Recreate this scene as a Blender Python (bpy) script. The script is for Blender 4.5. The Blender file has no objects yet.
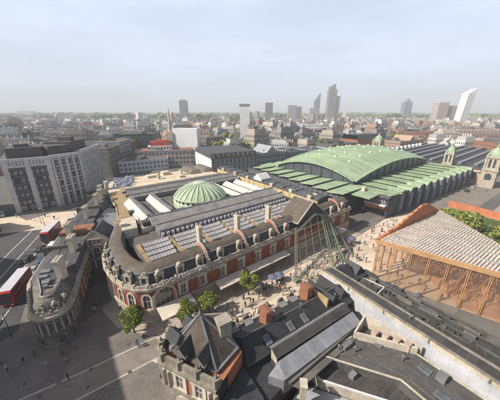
import bpy, bmesh, math, random
from mathutils import Vector, Matrix
R = math.radians
sc = bpy.context.scene
col = sc.collection
rnd = random.Random(7)

# ------------------------------------------------------------------ materials
MATS = {}
def mat(name, c, rough=.85, var=.22, scale=.35, metal=0., bump=.0, stripes=None, c2=None, fine=.12, spec=.3, randomize=0., streak=None):
    """procedural surface: two scales of mottling, optional stripes (axis, period, width) of colour c2"""
    if name in MATS: return MATS[name]
    m = bpy.data.materials.new(name); m.use_nodes = True
    nt = m.node_tree; N = nt.nodes; L = nt.links
    b = N['Principled BSDF']; b.inputs['Roughness'].default_value = rough
    b.inputs['Metallic'].default_value = metal
    b.inputs['Specular IOR Level'].default_value = spec
    tc = N.new('ShaderNodeTexCoord')
    def noise(s, detail=4):
        n = N.new('ShaderNodeTexNoise'); n.inputs['Scale'].default_value = s; n.inputs['Detail'].default_value = detail
        L.new(tc.outputs['Object'], n.inputs['Vector']); return n
    def math_(op, a, bb):
        n = N.new('ShaderNodeMath'); n.operation = op
        for i, v in enumerate((a, bb)):
            if isinstance(v, (int, float)): n.inputs[i].default_value = v
            else: L.new(v, n.inputs[i])
        return n.outputs[0]
    n1 = noise(scale); n2 = noise(scale*9, 3)
    f = math_('ADD', math_('MULTIPLY', math_('SUBTRACT', n1.outputs['Fac'], .5), var*4), math_('MULTIPLY', math_('SUBTRACT', n2.outputs['Fac'], .5), fine*4))
    f = math_('ADD', f, 1.)
    if streak:
        mp = N.new('ShaderNodeMapping'); mp.inputs['Scale'].default_value = streak[:3]; L.new(tc.outputs['Object'], mp.inputs[0])
        n3 = N.new('ShaderNodeTexNoise'); n3.inputs['Scale'].default_value = 1.; n3.inputs['Detail'].default_value = 5; L.new(mp.outputs[0], n3.inputs['Vector'])
        f = math_('ADD', f, math_('MULTIPLY', math_('SUBTRACT', n3.outputs['Fac'], .5), streak[3]*4))
    if randomize:
        oi = N.new('ShaderNodeObjectInfo')
        f = math_('MULTIPLY', f, math_('ADD', math_('MULTIPLY', oi.outputs['Random'], randomize), 1-randomize/2))
    rgb = N.new('ShaderNodeRGB'); rgb.outputs[0].default_value = (*c, 1); base = rgb.outputs[0]
    if stripes:
        ax, per, w = stripes
        sx = N.new('ShaderNodeSeparateXYZ'); L.new(tc.outputs['Object'], sx.inputs[0])
        fr = math_('FRACT', math_('DIVIDE', sx.outputs[ax], per), 0)
        msk = math_('LESS_THAN', fr, w)
        mx = N.new('ShaderNodeMix'); mx.data_type = 'RGBA'; L.new(msk, mx.inputs[0]); L.new(base, mx.inputs[6])
        mx.inputs[7].default_value = (*(c2 or (0, 0, 0)), 1); base = mx.outputs[2]
    vm = N.new('ShaderNodeVectorMath'); vm.operation = 'SCALE'
    L.new(base, vm.inputs[0]); L.new(f, vm.inputs['Scale'])
    L.new(vm.outputs[0], b.inputs['Base Color'])
    if bump:
        bp = N.new('ShaderNodeBump'); bp.inputs['Strength'].default_value = bump; bp.inputs['Distance'].default_value = .2
        L.new(n2.outputs['Fac'], bp.inputs['Height']); L.new(bp.outputs[0], b.inputs['Normal'])
    MATS[name] = m; return m

def glass_mat(name, tint, refl=.12, diffuse_tint=None, amount=0.):
    m = bpy.data.materials.new(name); m.use_nodes = True
    nt = m.node_tree; N = nt.nodes; L = nt.links
    for n in list(N): N.remove(n)
    out = N.new('ShaderNodeOutputMaterial'); t = N.new('ShaderNodeBsdfTransparent'); g = N.new('ShaderNodeBsdfGlossy')
    t.inputs[0].default_value = (*tint, 1); g.inputs['Roughness'].default_value = .05
    mx = N.new('ShaderNodeMixShader'); mx.inputs[0].default_value = refl
    L.new(t.outputs[0], mx.inputs[1]); L.new(g.outputs[0], mx.inputs[2]); L.new(mx.outputs[0], out.inputs[0])
    if diffuse_tint:                     # even diffuse colour mixed in, making the glass partly opaque
        d = N.new('ShaderNodeBsdfDiffuse'); d.inputs[0].default_value = (*diffuse_tint, 1); m2 = N.new('ShaderNodeMixShader'); m2.inputs[0].default_value = amount
        L.new(mx.outputs[0], m2.inputs[1]); L.new(d.outputs[0], m2.inputs[2]); L.new(m2.outputs[0], out.inputs[0])
    MATS[name] = m; return m

BRICK = mat('red_brick', (.25, .07, .045), .9, .25, .5, bump=.3, streak=(1.2, 1.2, .2, .14))
BRICK2 = mat('orange_brick', (.33, .13, .07), .9, .25, .6, bump=.3, streak=(1.2, 1.2, .2, .16))
DBRICK = mat('dark_blue_brick', (.05, .053, .065), .6, .25, .4)
STONE = mat('portland_stone', (.36, .315, .255), .85, .22, .5, bump=.2, streak=(1.6, 1.6, .18, .2))
STONED = mat('sooty_stone', (.135, .123, .104), .9, .38, .45, bump=.3, streak=(1.6, 1.6, .15, .3))
CREAM = mat('cream_render', (.45, .40, .325), .85, .2, .3, streak=(1.2, 1.2, .2, .16))
WHITE = mat('white_render', (.60, .595, .59), .8, .14, .35, streak=(1.2, 1.2, .2, .12))
GREYW = mat('grey_white_sheet', (.44, .45, .48), .7, .22, .3, stripes=(1, 2.3, .02), c2=(.32, .33, .35))
SLATE = mat('dark_slate', (.04, .042, .047), .55, .3, .6, bump=.25, stripes=(2, .4, .12), c2=(.04, .041, .045))
SLATEB = mat('weathered_slate', (.10, .08, .065), .7, .3, .4, bump=.25, fine=.2, streak=(2., .5, .5, .18))
SLATEG = mat('grey_slate', (.075, .075, .08), .65, .3, .5, bump=.25, fine=.2)
LEAD = mat('lead_sheet', (.17, .17, .178), .55, .25, .4)
DECK = mat('roof_deck', (.11, .10, .092), .9, .35, .25, fine=.2, streak=(.25, 1.2, .5, .25))
FELT = mat('dark_roof_felt', (.055, .052, .05), .9, .25, .3, fine=.2, stripes=(1, 1.05, .05), c2=(.085, .082, .08), streak=(.5, 1.4, .5, .25))
BROWNROOF = mat('ochre_lead_roof', (.28, .205, .115), .85, .3, .3, stripes=(1, 1.3, .12), c2=(.2, .14, .08))
GLZ = mat('roof_glazing', (.32, .30, .28), .35, .3, .5, stripes=(0, .62, .28), c2=(.15, .142, .138))
GLZT = mat('roof_glazing_cross', (.19, .19, .205), .35, .3, .5, stripes=(1, .62, .28), c2=(.085, .085, .095))
SKY_L = mat('skylight_glass', (.43, .41, .405), .35, .25, .6, stripes=(0, .8, .2), c2=(.2, .195, .215))
COPPER = mat('green_copper', (.275, .355, .228), .75, .18, .09, fine=.12, streak=(.5, .5, .2, .24))
COPPERS = mat('seamed_green_copper', (.275, .355, .228), .75, .2, .08, stripes=(0, 1.55, .07), c2=(.18, .25, .155), fine=.13, streak=(1.1, .07, .07, .32))
COPPERY = mat('cross_seamed_green_copper', (.27, .345, .215), .75, .22, .1, stripes=(1, 1.2, .07), c2=(.165, .23, .14), fine=.13, streak=(.12, 1.3, .3, .34))
COPPERP = mat('pale_copper', (.42, .49, .37), .7, .15, .3)
COPPERD = mat('shadow_green_copper', (.12, .21, .15), .8, .2, .4)
PANE = mat('window_pane', (.045, .05, .06), .08, .3, .8, spec=.8)
PANEG = mat('grey_pane', (.10, .11, .125), .15, .3, .8, spec=.6)
ASPH = mat('asphalt', (.075, .074, .078), .9, .22, .12, fine=.15, streak=(.5, .08, .1, .14))
ASPHL = mat('worn_asphalt', (.20, .173, .15), .9, .2, .15, fine=.15, streak=(.35, .5, .1, .14))
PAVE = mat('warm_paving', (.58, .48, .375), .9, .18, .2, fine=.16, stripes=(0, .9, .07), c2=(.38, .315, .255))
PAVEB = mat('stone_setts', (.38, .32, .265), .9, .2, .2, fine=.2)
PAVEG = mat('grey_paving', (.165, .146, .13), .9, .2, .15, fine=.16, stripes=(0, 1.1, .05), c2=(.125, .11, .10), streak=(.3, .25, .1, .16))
KERB = mat('granite_kerb', (.45, .41, .37), .9, .15, .5)
PAINT = mat('road_paint', (.66, .66, .64), .8, .2, .8)
DIRT = mat('city_ground', (.12, .115, .105), .95, .3, .02)
GRASSH = mat('hill_grass', (.10, .125, .065), 1, .4, .004, fine=.3)
TERRA = mat('terracotta', (.42, .155, .075), .85, .2, .5, fine=.2)
TERRAS = mat('terracotta_slats', (.44, .17, .085), .85, .2, .5, stripes=(2, .7, .25), c2=(.24, .07, .03))
TIMBER = mat('orange_timber', (.42, .24, .115), .6, .18, .5)
LOUV = mat('white_louvre', (.49, .43, .375), .7, .2, .4, fine=.15)
IRON = mat('dark_iron', (.035, .04, .042), .5, .2, 1)
GIRON = mat('green_painted_iron', (.17, .22, .15), .6, .25, .8)
CIRON = mat('cream_painted_iron', (.16, .165, .13), .6, .2, .8)
TRUNK = mat('bark', (.07, .052, .038), 1, .3, 2)
LEAF = mat('leaf_green', (.175, .22, .046), .6, .5, .9, fine=.35, spec=.2)
LEAFD = mat('dark_leaf', (.07, .10, .03), .6, .5, .8, fine=.35, spec=.2)
LEAFY = mat('yellow_leaf', (.24, .25, .06), .7, .4, .4, fine=.35, spec=.2)
GLASS = glass_mat('clear_glass', (.90, .81, .71), .12, (.40, .29, .22), .20)
AWN = mat('cream_canvas', (.55, .485, .41), .9, .14, .4)
def mout(c, name, r=.5): return mat(name, c, r, .12, .8, fine=.06)
RED = mout((.40, .025, .028), 'bus_red', .35); BLACKP = mout((.02, .02, .023), 'black_paint', .3)
WHITEP = mout((.68, .68, .70), 'white_paint', .4); TYRE = mout((.02, .02, .02), 'tyre_rubber', .9)
SILV = mout((.35, .36, .38), 'silver_paint', .3); BLUEP = mout((.06, .09, .2), 'blue_paint', .35)
LAMP = mout((.8, .78, .7), 'headlamp_lens', .2)
SIGNW = mout((.60, .59, .57), 'white_letter', .5)

# ------------------------------------------------------------------ mesh builder
class MB:
    def __init__(s): s.v = []; s.f = []; s.m = []; s.sm = []; s.cuts = []
    def cut(s): s.cuts.append(len(s.f))          # the next faces belong to a new piece
    def face(s, pts, mi=0, smooth=False):
        i = len(s.v); s.v += [tuple(p) for p in pts]; s.f.append(tuple(range(i, i+len(pts)))); s.m.append(mi); s.sm.append(smooth)
    def box(s, x0, x1, y0, y1, z0, z1, mi=0, top=None):
        s.prism([(x0, y0), (x1, y0), (x1, y1), (x0, y1)], z0, z1, mi, top)
        return s
    def prism(s, poly, z0, z1, mi=0, top=None, bottom=True):
        a = sum(poly[i][0]*poly[(i+1) % len(poly)][1]-poly[(i+1) % len(poly)][0]*poly[i][1] for i in range(len(poly)))
        if a < 0: poly = poly[::-1]
        n = len(poly); i = len(s.v)
        s.v += [(p[0], p[1], z0) for p in poly]+[(p[0], p[1], z1) for p in poly]
        for k in range(n):
            s.f.append((i+k, i+(k+1) % n, i+n+(k+1) % n, i+n+k)); s.m.append(mi); s.sm.append(False)
        s.f.append(tuple(i+n+k for k in range(n))); s.m.append(mi if top is None else top); s.sm.append(False)
        if bottom: s.f.append(tuple(i+n-1-k for k in range(n))); s.m.append(mi); s.sm.append(False)
        return s
    def grid(s, rows, mi=0, smooth=False, close=False, flip=False):
        """rows of equally many points, joined by quads"""
        i = len(s.v); n = len(rows[0])
        for r in rows: s.v += [tuple(p) for p in r]
        for a in range(len(rows)-1):
            for k in range(n if close else n-1):
                q = (i+a*n+k, i+a*n+(k+1) % n, i+(a+1)*n+(k+1) % n, i+(a+1)*n+k)
                s.f.append(q[::-1] if flip else q); s.m.append(mi(a) if callable(mi) else mi); s.sm.append(smooth)
        return s
    def tube(s, p0, p1, r0, r1=None, n=6, mi=0, smooth=True):
        r1 = r0 if r1 is None else r1
        p0, p1 = Vector(p0), Vector(p1); d = (p1-p0).normalized()
        u = d.orthogonal().normalized(); w = d.cross(u)
        ring = lambda p, r: [p+u*math.cos(2*math.pi*k/n)*r+w*math.sin(2*math.pi*k/n)*r for k in range(n)]
        a, b = ring(p0, r0), ring(p1, r1)
        s.grid([a, b], mi, smooth, True); s.face(b, mi); s.face(a[::-1], mi); return s
    def bar(s, p0, p1, w, h, mi=0):
        """rectangular bar; w horizontally, h the other way"""
        p0, p1 = Vector(p0), Vector(p1); d = (p1-p0).normalized()
        u = d.cross(Vector((0, 0, 1)))
        if u.length < 1e-4: u = Vector((1, 0, 0))
        u.normalize(); v = u.cross(d).normalized()
        q = lambda p: [p-u*w/2-v*h/2, p+u*w/2-v*h/2, p+u*w/2+v*h/2, p-u*w/2+v*h/2]
        a, b = q(p0), q(p1); s.grid([a, b], mi, False, True); s.face(b, mi); s.face(a[::-1], mi); return s
    def lathe(s, c, prof, n=24, mi=0, smooth=True):
        s.grid([[(c[0]+r*math.cos(2*math.pi*k/n), c[1]+r*math.sin(2*math.pi*k/n), c[2]+z) for k in range(n)] for r, z in prof], mi, smooth, True); return s
    def gable(s, x0, x1, y0, y1, z0, zr, mi=0, me=None, axis='x', over=0.):
        """pitched roof, ridge along axis"""
        me = mi if me is None else me
        if axis == 'x':
            ym = (y0+y1)/2; a, b = (x0, ym, zr), (x1, ym, zr)
            s.face([(x0, y0, z0), (x1, y0, z0), b, a], mi); s.face([(x1, y1, z0), (x0, y1, z0), a, b], mi)
            s.face([(x0, y1, z0), (x0, y0, z0), a], me); s.face([(x1, y0, z0), (x1, y1, z0), b], me)
        else:
            xm = (x0+x1)/2; a, b = (xm, y0, zr), (xm, y1, zr)
            s.face([(x1, y0, z0), (x1, y1, z0), b, a], mi); s.face([(x0, y1, z0), (x0, y0, z0), a, b], mi)
            s.face([(x0, y0, z0), (x1, y0, z0), a], me); s.face([(x1, y1, z0), (x0, y1, z0), b], me)
        return s
    def hip(s, poly, z0, apexes, mi=0):
        n = len(poly)
        for k in range(n):
            p, q = poly[k], poly[(k+1) % n]
            if len(apexes) == 1: s.face([(*p, z0), (*q, z0), apexes[0]], mi)
        return s
    def build(s, name, mats, parent=None, loc=None, rz=None):
        me = bpy.data.meshes.new(name)
        me.from_pydata(s.v, [], s.f)
        for m in (mats if isinstance(mats, (list, tuple)) else [mats]): me.materials.append(m)
        me.polygons.foreach_set('material_index', s.m); me.polygons.foreach_set('use_smooth', s.sm)
        me.update()
        o = bpy.data.objects.new(name, me); col.objects.link(o)
        if parent: o.parent = parent
        if loc is not None: o.location = loc
        if rz is not None: o.rotation_euler.z = rz
        return o

def build_each(mb, name, mats, parent=None):
    """one object for every piece marked with cut()"""
    cs = sorted(set(mb.cuts+[0])); out = []
    for i, a in enumerate(cs):
        e = cs[i+1] if i+1 < len(cs) else len(mb.f)
        if e <= a: continue
        n = MB(); idx = {}
        for f, m, s in zip(mb.f[a:e], mb.m[a:e], mb.sm[a:e]):
            g = []
            for v in f:
                if v not in idx: idx[v] = len(n.v); n.v.append(mb.v[v])
                g.append(idx[v])
            n.f.append(tuple(g)); n.m.append(m); n.sm.append(s)
        out.append(n.build(name, mats, parent))
    return out
def tag(o, label=None, cat=None, group=None, kind=None):
    if label: o['label'] = label
    if cat: o['category'] = cat
    if group: o['group'] = group
    if kind: o['kind'] = kind
    return o
def empty(name, loc=(0, 0, 0), rz=0., label=None, cat=None, group=None):
    o = bpy.data.objects.new(name, None); col.objects.link(o); o.location = loc; o.rotation_euler.z = rz
    o.empty_display_size = .5
    return tag(o, label, cat, group)
def tree_copy(o, parent=None):
    c = o.copy(); col.objects.link(c)
    if parent: c.parent = parent
    for ch in list(o.children): tree_copy(ch, c)
    return c
def struct(name, mb, m): return tag(mb.build(name, m), kind='structure')

AL = R(38); AO = (-19.3, 44.1); CA, SA = math.cos(AL), math.sin(AL)
def Mw(s, t, z=0): return Vector((AO[0]+CA*s-SA*t, AO[1]+SA*s+CA*t, z))
NB = R(33); NO = (0., 32.); CN, SN = math.cos(NB), math.sin(NB)
def Nw(s, t, z=0): return Vector((NO[0]+CN*s-SN*t, NO[1]+SN*s+CN*t, z))

# ------------------------------------------------------------------ sweep of a profile along a plan line
def offsets(path, d):
    out = []
    n = len(path)
    for i in range(n):
        a = Vector(path[max(i-1, 0)]); b = Vector(path[min(i+1, n-1)]); p = Vector(path[i])
        if i == 0: t1 = t2 = (b-p).normalized()
        elif i == n-1: t1 = t2 = (p-a).normalized()
        else: t1 = (p-a).normalized(); t2 = (b-p).normalized()
        n1 = Vector((t1.y, -t1.x)); n2 = Vector((t2.y, -t2.x))     # inward = right of travel
        m = (n1+n2).normalized(); k = d/max(m.dot(n1), .35)
        out.append((p.x+m.x*k, p.y+m.y*k))
    return out
def sweep(mb, path, prof, mi=0, smooth=False):
    rows = []
    for d, z in prof: rows.append([(x, y, z) for x, y in offsets(path, d)])
    mb.grid(rows, mi, smooth, flip=True)
    return mb
def at_len(path, dist):
    for i in range(len(path)-1):
        a, b = Vector(path[i]), Vector(path[i+1]); l = (b-a).length
        if dist <= l: return a+(b-a)*(dist/l), (b-a).normalized()
        dist -= l
    return Vector(path[-1]), (Vector(path[-1])-Vector(path[-2])).normalized()

# ------------------------------------------------------------------ window prototypes (x along wall, faces -y, base z=0)
PROTO = {}
def window_proto(name, w, h, fm, pm=None, fw=.22, proud=.16, arch=False, bars=1):
    f = MB()
    if arch:
        n = 8; out = [(-w/2-fw, 0)]+[(-(w/2+fw)*math.cos(math.pi*k/n), h-w/2+(w/2+fw)*math.sin(math.pi*k/n)) for k in range(n+1)]+[(w/2+fw, 0)]
        inn = [(-w/2, 0)]+[(-(w/2)*math.cos(math.pi*k/n), h-w/2+(w/2)*math.sin(math.pi*k/n)) for k in range(n+1)]+[(w/2, 0)]
        f.grid([[(x, 0, z) for x, z in out], [(x, -proud, z) for x, z in out], [(x, -proud, z) for x, z in inn], [(x, -.02, z) for x, z in inn]])
        pp = inn
    else:
        f.box(-w/2-fw, -w/2, -proud, 0, 0, h); f.box(w/2, w/2+fw, -proud, 0, 0, h)
        f.box(-w/2-fw-.08, w/2+fw+.08, -proud-.1, 0, h, h+fw*1.3); f.box(-w/2-fw-.06, w/2+fw+.06, -proud-.12, 0, -.18, 0)
        pp = [(-w/2, 0), (-w/2, h), (w/2, h), (w/2, 0)]
    for k in range(bars):
        x = -w/2+w*(k+1)/(bars+1); f.box(x-.05, x+.05, -.09, -.02, 0, h-.02)
    f.box(-w/2, w/2, -.085, -.02, h*.48, h*.48+.09)
    o = f.build('window', fm)
    p = MB(); p.face([(x, -.03, z) for x, z in pp][::-1]); q = p.build('pane', pm or PANE, o)
    col.objects.unlink(o); col.objects.unlink(q)
    PROTO[name] = o; return o
def win(kind, parent, x, y, z, rz, name=None):
    c = PROTO[kind].copy(); col.objects.link(c); c.parent = parent; c.location = (x, y, z); c.rotation_euler.z = rz
    for ch in PROTO[kind].children:
        d = ch.copy(); col.objects.link(d); d.parent = c
    if name: c.name = name
    return c
PALEST = mat('pale_dressings', (.47, .415, .34), .85, .2, .5, streak=(1.6, 1.6, .2, .18))
window_proto('stone', 1.15, 2.5, PALEST, PANEG, fw=.6, proud=.2)
window_proto('stonearch', 1.5, 3.1, PALEST, fw=.4, arch=True, proud=.22)
window_proto('small', .9, 1.5, STONE, fw=.2)
window_proto('sooty', .95, 1.9, STONED, fw=.22)
window_proto('office', 1.5, 1.6, WHITE, fw=.14, proud=.08)
window_proto('bigarch', 4.4, 4.3, STONE, fw=.5, arch=True, proud=.3, bars=3)
window_proto('round', 2.6, 3.0, STONE, fw=.6, arch=True, proud=.25)

# ------------------------------------------------------------------ ground, roads, pavements
g = MB(); GR = 9000
g.face([(-GR, -400, 0), (GR, -400, 0), (GR, GR, 0), (-GR, GR, 0)]); struct('ground', g, DIRT)
h = MB()
for x0, x1, y0, hh, w in [(-9000, 1500, 5200, 62, 1500), (-3000, 5200, 6300, 80, 1800), (2500, 9000, 5600, 52, 1500)]:
    nx = 40; rows = []
    for j, (yy, zz) in enumerate([(0, 0), (.3, .6), (.6, 1), (1, .55)]):
        rows.append([(x0+(x1-x0)*i/nx, y0+w*yy, max(-.0, hh*zz*(.65+.35*math.sin(i*.55+x0)*math.sin(i*.21+1))*min(1, 4*i/nx, 4*(nx-i)/nx)) - (0.2 if zz == 0 else 0)) for i in range(nx+1)])
    h.grid(rows, 0, True)
struct('hills', h, GRASSH)

def sheet(name, poly, z, m):
    b = MB(); a = sum(poly[i][0]*poly[(i+1) % len(poly)][1]-poly[(i+1) % len(poly)][0]*poly[i][1] for i in range(len(poly)))
    if a < 0: poly = poly[::-1]
    b.face([(p[0], p[1], z) for p in poly]); return struct(name, b, m)
def slab(name, poly, z, m, edge=KERB):
    b = MB(); b.prism([(p[0], p[1]) for p in poly], .003, z, 1, 0, False); return struct(name, b, [m, edge])
def strip(mb, pts, w, z):
    rows = [[(x, y, z) for x, y in offsets(pts, -w/2)], [(x, y, z) for x, y in offsets(pts, w/2)]]
    mb.grid(rows, 0, False, flip=True)
M2 = lambda s, t: tuple(Mw(s, t))[:2]
# Farringdon side road and lower forecourt
sheet('road', [(-140, -30), (-140, 60), (-112, 118), (-120, 240), (-98, 240), (-84, 130), (-60, 70), (-40, 20), (-20, -30)], .004, ASPH)
sheet('side_street', [(-125, 78), (-118, 100), (-70, 113), (-62, 102), (-70, 93)], .010, PAVE)
fore = [(-52, 34), (-46, 52), (-33, 62), (-30, 50), M2(-9.5, 8), M2(-3, -1), M2(110, -1), M2(112, -30), (75, 62), (22, 30), (-6, 8), (-45, 2)]
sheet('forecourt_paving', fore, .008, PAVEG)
# market street, on its way from the forecourt to the poultry hall
sheet('market_street', [Nw(-9, 3.9), Nw(-15, 12.2), M2(-1, -5.2), M2(40, -5.2), M2(100, -6.5), M2(112, -30), Nw(40, 3.0)], .012, PAVE)
rd = MB(); k0, k1 = [(-44, 23.6), (-30.4, 32.1), (-18.8, 40), (10, 59.6)], None
strip(rd, [(-48, 17.6), (-29.1, 29.4), (-18.2, 37.0)], 4.6, .016); struct('carriageway', rd, ASPHL)
rd = MB(); strip(rd, [(-18.2, 37.0), (24, 65.5), (60, 86)], 4.6, .016); struct('carriageway', rd, mat('tan_setts', (.47, .385, .295), .9, .18, .3, fine=.18))
kb = MB()
for off in (2.45, -2.45):
    pts = offsets([(-48, 17.6), (-29.1, 29.4), (-18.2, 37.0), (24, 65.5), (60, 86)], off); strip(kb, pts, .3, .020)
struct('kerb_line', kb, KERB)
slab('pavement', [M2(-11, 12), M2(-9.2, 4), M2(-4.5, -2.5), M2(0, -5.2), M2(40, -5.2), M2(74, -6), M2(74, .2), M2(-2, .2), M2(-6, 4), M2(-8.4, 14)], .1, PAVEB)
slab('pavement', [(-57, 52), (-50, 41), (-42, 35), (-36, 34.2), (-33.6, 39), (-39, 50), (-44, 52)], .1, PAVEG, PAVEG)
slab('pavement', [(-97, 98), (-88, 116), (-84, 128), (-91, 152), (-98, 152), (-100, 112), (-110, 106)], .1, PAVEG)
sheet('road', [Mw(104, -7), Mw(240, -14), Mw(240, -30), Mw(112, -25)], .014, ASPHL)
pl = MB()
for off, dash in ((-9.5, 0), (-5.2, 0), (-1.2, 1), (3.0, 0)):
    c = offsets([(-52, 20), (-57, 38), (-64, 56), (-72.5, 78), (-82, 104)], off)
    if dash:
        for i in range(len(c)-1):
            a, b = Vector(c[i]), Vector(c[i+1]); n = int((b-a).length/6)
            for q in range(n): strip(pl, [tuple(a+(b-a)*(q/n)), tuple(a+(b-a)*((q+.5)/n))], .25, .016)
    else: strip(pl, c, .2, .016)
strip(pl, [(-66, 34), (-50, 31)], .4, .016); strip(pl, [(-53.5, 41), (-57.5, 30)], .2, .016); strip(pl, [(-52, 36), (-54, 26)], .2, .016)
struct('road_marking', pl, PAINT)
sheet('plaza', [Mw(74, -6), Mw(98, -4.5), Mw(112, -8), Mw(112, -33), Mw(60, -20)], .018, PAVE)
sheet('north_street', [M2(-2, 97), M2(75, 97), M2(210, 84), M2(210, 98), M2(60, 110), M2(-2, 108)], .006, ASPH)
sheet('forecourt_paving', [Mw(108, -30), Mw(240, -36), Mw(240, -110), Mw(60, -60)], .007, mat('pink_paving', (.27, .225, .205), .9, .2, .12, fine=.16))

rr = random.Random(31); pm_ = MB()
for q_ in range(15):
    u = rr.random(); x, y = rr.choice(((-44+20*u+rr.uniform(-4, 4), 24+10*u+rr.uniform(-5, 6)), (-76+24*u+rr.uniform(-5, 5), 84-46*u+rr.uniform(-5, 5)), tuple(Mw(60*u, rr.uniform(-15, -8)))[:2])); w, l_ = rr.uniform(.3, .8), rr.uniform(.6, 2.4); a = rr.choice((.6, .7, 1.9, -1.25))
    c, s = math.cos(a), math.sin(a); pm_.face([(x+c*l_*i-s*w*j, y+s*l_*i+c*w*j, .0225+.002*q_) for i, j in ((-1, -1), (1, -1), (1, 1), (-1, 1))])
struct('road_patch', pm_, mat('patched_asphalt', (.13, .118, .108), .9, .2, .4, fine=.2))
pm_ = MB()
for q_ in range(24):
    x, y = rr.choice(((rr.uniform(-46, -20), rr.uniform(25, 42)), tuple(Mw(rr.uniform(0, 70), rr.uniform(-16, -6)))[:2], (rr.uniform(-78, -58), rr.uniform(48, 90)))); pm_.face([(x+.33*math.cos(k*math.pi/5), y+.33*math.sin(k*math.pi/5), .056+.001*q_) for k in range(10)])
struct('manhole_cover', pm_, mat('worn_iron', (.085, .08, .075), .6, .3, 2))

# ------------------------------------------------------------------ GENERAL MARKET
mk = empty('market_hall', (AO[0], AO[1], 0), AL, 'long red brick market hall with slate mansards and a small ribbed green dome', 'market hall')
PATH = [(74, 0), (50, 0), (25, 0), (0, 0), (-2.6, .45), (-4.6, 1.9), (-6.3, 4.5), (-7.5, 8.5), (-8.1, 14), (-7.5, 20.5), (-6.0, 26), (-3.2, 34), (.6, 44), (2.6, 56), (2.8, 70), (2.8, 81)]
b = MB(); sweep(b, PATH, [(0, 0), (0, 8.7), (3, 8.7)]); b.build('wall', BRICK, mk)
b = MB(); sweep(b, PATH, [(0, .0), (-.28, .0), (-.28, 3.3), (-.42, 3.35), (-.42, 3.75), (-.02, 3.85)]); b.build('stone_base', mat('base_stone', (.36, .31, .25), .85, .3, .4, bump=.3), mk)
b = MB(); sweep(b, PATH, [(0, 8.1), (-.2, 8.15), (-.2, 8.45), (-.55, 8.8), (-.6, 9.15), (.5, 9.2)]); b.build('cornice', STONE, mk)
b = MB(); sweep(b, PATH, [(-.25, 9.19), (-.25, 9.75), (.05, 9.8), (.05, 9.19)])
tot = sum((Vector(PATH[i+1])-Vector(PATH[i])).length for i in range(len(PATH)-1))
d = 1.
while d < tot:
    p, tt = at_len(PATH, d); nn = Vector((tt.y, -tt.x)); c = p-nn*.1
    b.box(c.x-.22, c.x+.22, c.y-.22, c.y+.22, 9.19, 10.15); d += 2.9
b.build('parapet', STONE, mk)
MANS = [(.5, 9.1), (1.5, 11.55)]
b = MB(); sweep(b, PATH[:12], MANS); b.build('lower_mansard', SLATE, mk)
b = MB(); sweep(b, PATH[:12], [(1.38, 11.5), (1.35, 11.72), (1.75, 11.75)]); b.build('mansard_gutter', LEAD, mk)
b = MB(); sweep(b, PATH[:12], [(1.6, 11.7), (2.1, 12.2), (2.8, 12.5), (3.6, 12.65), (4.4, 12.65)], 0, True); sweep(b, PATH[:12], [(4.4, 12.65), (5.0, 12.0), (5.0, 9.)])
b.build('upper_mansard', SLATEB, mk)
b = MB(); sweep(b, PATH[11:], [(.3, 9.2), (.3, 10.3), (1.2, 10.35), (6.0, 10.9), (6.6, 10.9), (6.6, 9)]); b.build('ochre_roof', BROWNROOF, mk)
# pilasters and windows of the south front
PIL = MB()
for k in range(13):
    s = -.2+5.85*k+2.9
    if 42.5 < s < 57: continue
    PIL.cut(); PIL.box(s-.32, s+.32, -.2, 0, 3.85, 8.15)
build_each(PIL, 'pilaster', BRICK2, mk)
DORM = [4.9, 9.8, 15.5, 21.4, 27.2, 33., 39., 62.5, 69.3]
for s in DORM: win('stone', mk, s, 0, 4.6, 0)
win('bigarch', mk, .6, 0, 3.9, 0, 'arched_window')
win('round', mk, 37.6, -.29, .4, 0, 'arched_window')
for dd in (77.1, 80.6, 84., 88.3, 92.5, 96.5):
    p, tt = at_len(PATH, dd); win('stonearch', mk, p.x, p.y, 4.3, math.atan2(-tt.y, -tt.x))
    p, tt = at_len(PATH, dd+1.8); nn = Vector((tt.y, -tt.x)); q = p-nn*.3
    win('small', mk, q.x, q.y, .9, math.atan2(-tt.y, -tt.x))
# dormers (stone fronted)
dm = MB(); w2 = .85
dm.box(-w2, -w2+.35, -.1, .5, 0, 1.9); dm.box(w2-.35, w2, -.1, .5, 0, 1.9); dm.box(-w2-.1, w2+.1, -.22, .5, 1.9, 2.2)
dm.lathe((0, 0, 0), [(.0, 0)], 3)
dm.grid([[(.62*math.cos(math.pi*k/8), y, 2.2+.6*math.sin(math.pi*k/8)) for k in range(9)] for y in (-.15, .9)], 0)
dm.face([(.62*math.cos(math.pi*k/8), -.15, 2.2+.6*math.sin(math.pi*k/8)) for k in range(9)])
dm.box(-w2+.35, w2-.35, -.1, .3, 0, .35); dm.tube((0, .1, 2.75), (0, .1, 3.35), .16, .05)
dm.box(-w2+.02, w2-.02, .5, 2.2, .0, 2.0, 1); dmo = dm.build('dormer', [STONE, SLATE])
dp = MB(); dp.face([(-.5, .15, .35), (.5, .15, .35), (.5, .15, 1.9), (-.5, .15, 1.9)]); dpo = dp.build('pane', PANE, dmo)
col.objects.unlink(dmo); col.objects.unlink(dpo)
PROTO['dormer'] = dmo
for s in DORM+[.2]: win('dormer', mk, s, .45, 9.5, 0)
for dd in (77.3, 81.3, 86., 90.8, 95.4):
    p, tt = at_len(PATH, dd); nn = Vector((tt.y, -tt.x)); q = p+nn*.45
    win('dormer', mk, q.x, q.y, 9.5, math.atan2(-tt.y, -tt.x))
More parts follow.
